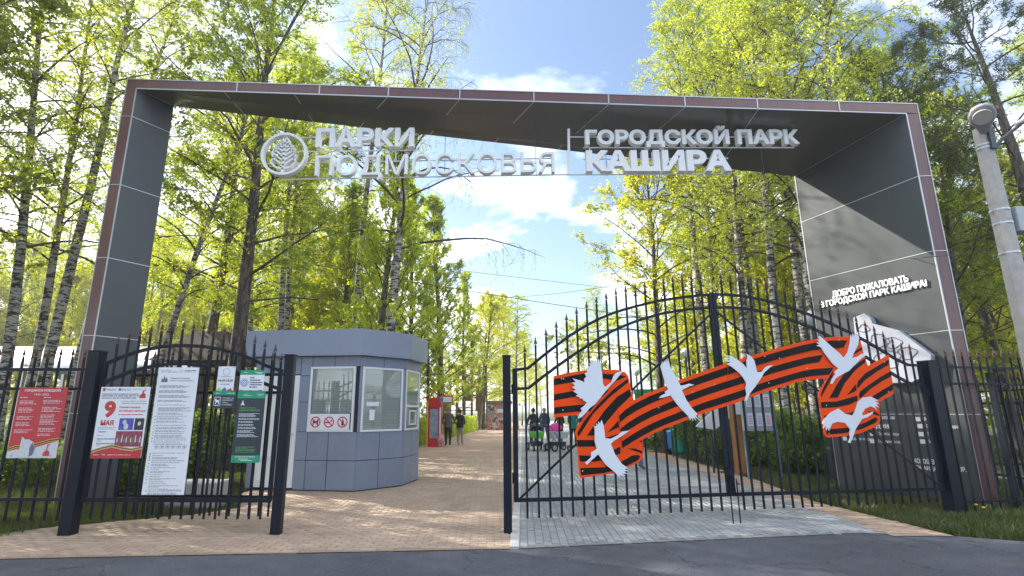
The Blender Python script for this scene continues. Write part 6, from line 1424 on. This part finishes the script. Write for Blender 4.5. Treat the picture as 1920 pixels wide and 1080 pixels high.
for i, (px, Y, w, h, n, lab) in enumerate((
    (400, 12.6, 1.6, 1.7, 12000, 'dark green shrub behind the tall rules board'), (300, 11.8, 1.5, 1.3, 10000, 'low shrub behind the 9 МАЯ poster near the arch leg'),
    (215, 12.8, 1.6, 1.1, 8000, 'shrub just right of the left arch leg'), (40, 12.5, 2.4, .9, 8000, 'low rough bush behind the red poster'),
    (455, 16.5, 1.5, 1.6, 6000, 'shrub at the left back of the booth'),
    (1520, 14.6, 1.6, 1.75, 15000, 'large dark bush beside the right arch leg'), (1455, 15.8, 1.6, 1.6, 12000, 'leafy bush behind the notice case'),
    (1400, 16.8, 1.8, 1.5, 11000, 'bush behind the wooden post'), (1335, 18.6, 2.0, 1.6, 11000, 'bush behind the slanted map stand'),
    (1262, 22, 2.0, 1.7, 10000, 'bush behind the coloured bins'), (1215, 27, 2.2, 1.6, 7000, 'bush in front of the green roofed booth'),
    (1590, 15.5, 2.0, 1.5, 9000, 'bush behind the back edge of the right arch leg'), (930, 55, 3.0, 1.8, 4000, 'rounded bush at the far end of the path'))):
    bush('shrub', 'bush', lab, XAT(Y, px, 800), Y, w, w * .8, h, n, 60 + i, 'bushes in the park', 0, .075)
# grass: verges and lawn
def grass(name, region, xr, yr, n, h0, h1, seed, label):
    rg = np.random.RandomState(seed); P = []
    X = rg.uniform(*xr, n); Y = rg.uniform(*yr, n); keep = np.array([region(a, b_) for a, b_ in zip(X, Y)])
    X, Y = X[keep], Y[keep]; n = len(X); cl = .5 + .5 * np.sin(X * 2.1 + np.cos(Y * 1.7) * 2) * np.cos(Y * 2.3)
    H = rg.uniform(h0, h1, n) * (.55 + .75 * cl); a = rg.uniform(0, 6.28, n); w = rg.uniform(.004, .009, n) * (1 + Y * .06); ln = rg.normal(0, .45, (n, 2)) * H[:, None]
    B = np.stack([X, Y, np.full(n, -.062)], 1); s = np.stack([np.cos(a) * w, np.sin(a) * w, np.zeros(n)], 1)
    V = np.stack([B - s, B + s, B + np.stack([ln[:, 0], ln[:, 1], H + .02], 1)], 1).reshape(-1, 3)
    me = npmesh(name, V, np.arange(3 * n).reshape(n, 3), np.repeat(np.clip(rg.normal(.5, .3, n), 0, 1), 3)); me.materials.append(L_GRASS); o = link(name, me); o['kind'] = 'stuff'; o['label'] = label; o['category'] = 'grass'
def rverge(x, y):
    return (x > r2(y) + .02 if y > 7.7 else x > 6.3) and y > front(x) + .02
grass('grass', rverge, (5.6, 12), (6.9, 16), 130000, .05, .14, 1, 'rough grass verge on the right under the arch leg')
grass('grass', lambda x, y: (x < lx(y) - .02 and y > 8.2) or (x < -6.3 and y > 7.5), (-13, -4), (7.4, 17), 130000, .05, .13, 2, 'grass behind the left gate and fence')
grass('grass', lambda x, y: x < lx(y) - 1.4 or x > r2(y) + .05, (-30, 34), (16, 42), 110000, .09, .2, 3, 'lawn grass under the trees of the park')
# catkins and fallen bits on the paving and the road edge
rg = np.random.RandomState(9); n = 5200; X = rg.uniform(-8, 8, n); Y = 6.0 + rg.rand(n) ** 1.5 * 12; k_ = (np.abs(Y - np.array([front(x) for x in X])) < .25) | (rg.rand(n) < .3); X, Y = X[k_], Y[k_]; n = len(X)
V, F = leaves_np(np.stack([X, Y, np.full(n, .008)], 1), .03, rg, 0, .5); V[:, 2] = .006 + np.abs(V[:, 2] - .008) * .15
me = npmesh('litter', V, F, np.repeat(rg.rand(n), 4)); me.materials.append(mat('dry_catkin', (.20, .13, .05), .9)); o = link('litter', me); o['kind'] = 'stuff'; o['label'] = 'scattered catkins and leaf bits on the paving and road edge'; o['category'] = 'litter'
# dandelions at the right post
for i, (px, py) in enumerate(((1832, 962), (1866, 957), (1846, 968), (1820, 958))):
    p = G(px, py); t = thing('dandelion', 'yellow dandelion in the grass by the thick gate post', 'flower', (p.x, p.y, 0), 0, 'dandelions at the gate post')
    mb = MB(); mb.tube([(p.x, p.y, -.05), (p.x + .01, p.y, .12)], .004, 5); mb.build('stem', L_GRASS, t)
    mb = MB(); mb.lathe((p.x + .01, p.y, .12), [(0, -.008), (.02, 0), (.026, .012), (.014, .02), (0, .022)], 10); mb.build('flower_head', mat('dandelion_yellow', (.8, .55, .02), .7), t)

# ---------------------------------------------------------------- air
mb = MB(); mb.box(-710, -66, -1.1, 710, 1510, 27); hz = mb.build('haze', None); hm = bpy.data.materials.new('air'); hm.use_nodes = True; ht = hm.node_tree; ht.nodes.clear()
ho = N(ht, 'ShaderNodeOutputMaterial'); hv = N(ht, 'ShaderNodeVolumePrincipled'); hv.inputs['Color'].default_value = (.95, .96, .9, 1); hv.inputs['Density'].default_value = .0016; hv.inputs['Anisotropy'].default_value = .45
ht.links.new(hv.outputs[0], ho.inputs['Volume']); hz.data.materials.append(hm); hz['kind'] = 'stuff'; hz['label'] = 'thin sunlit haze between the trees'
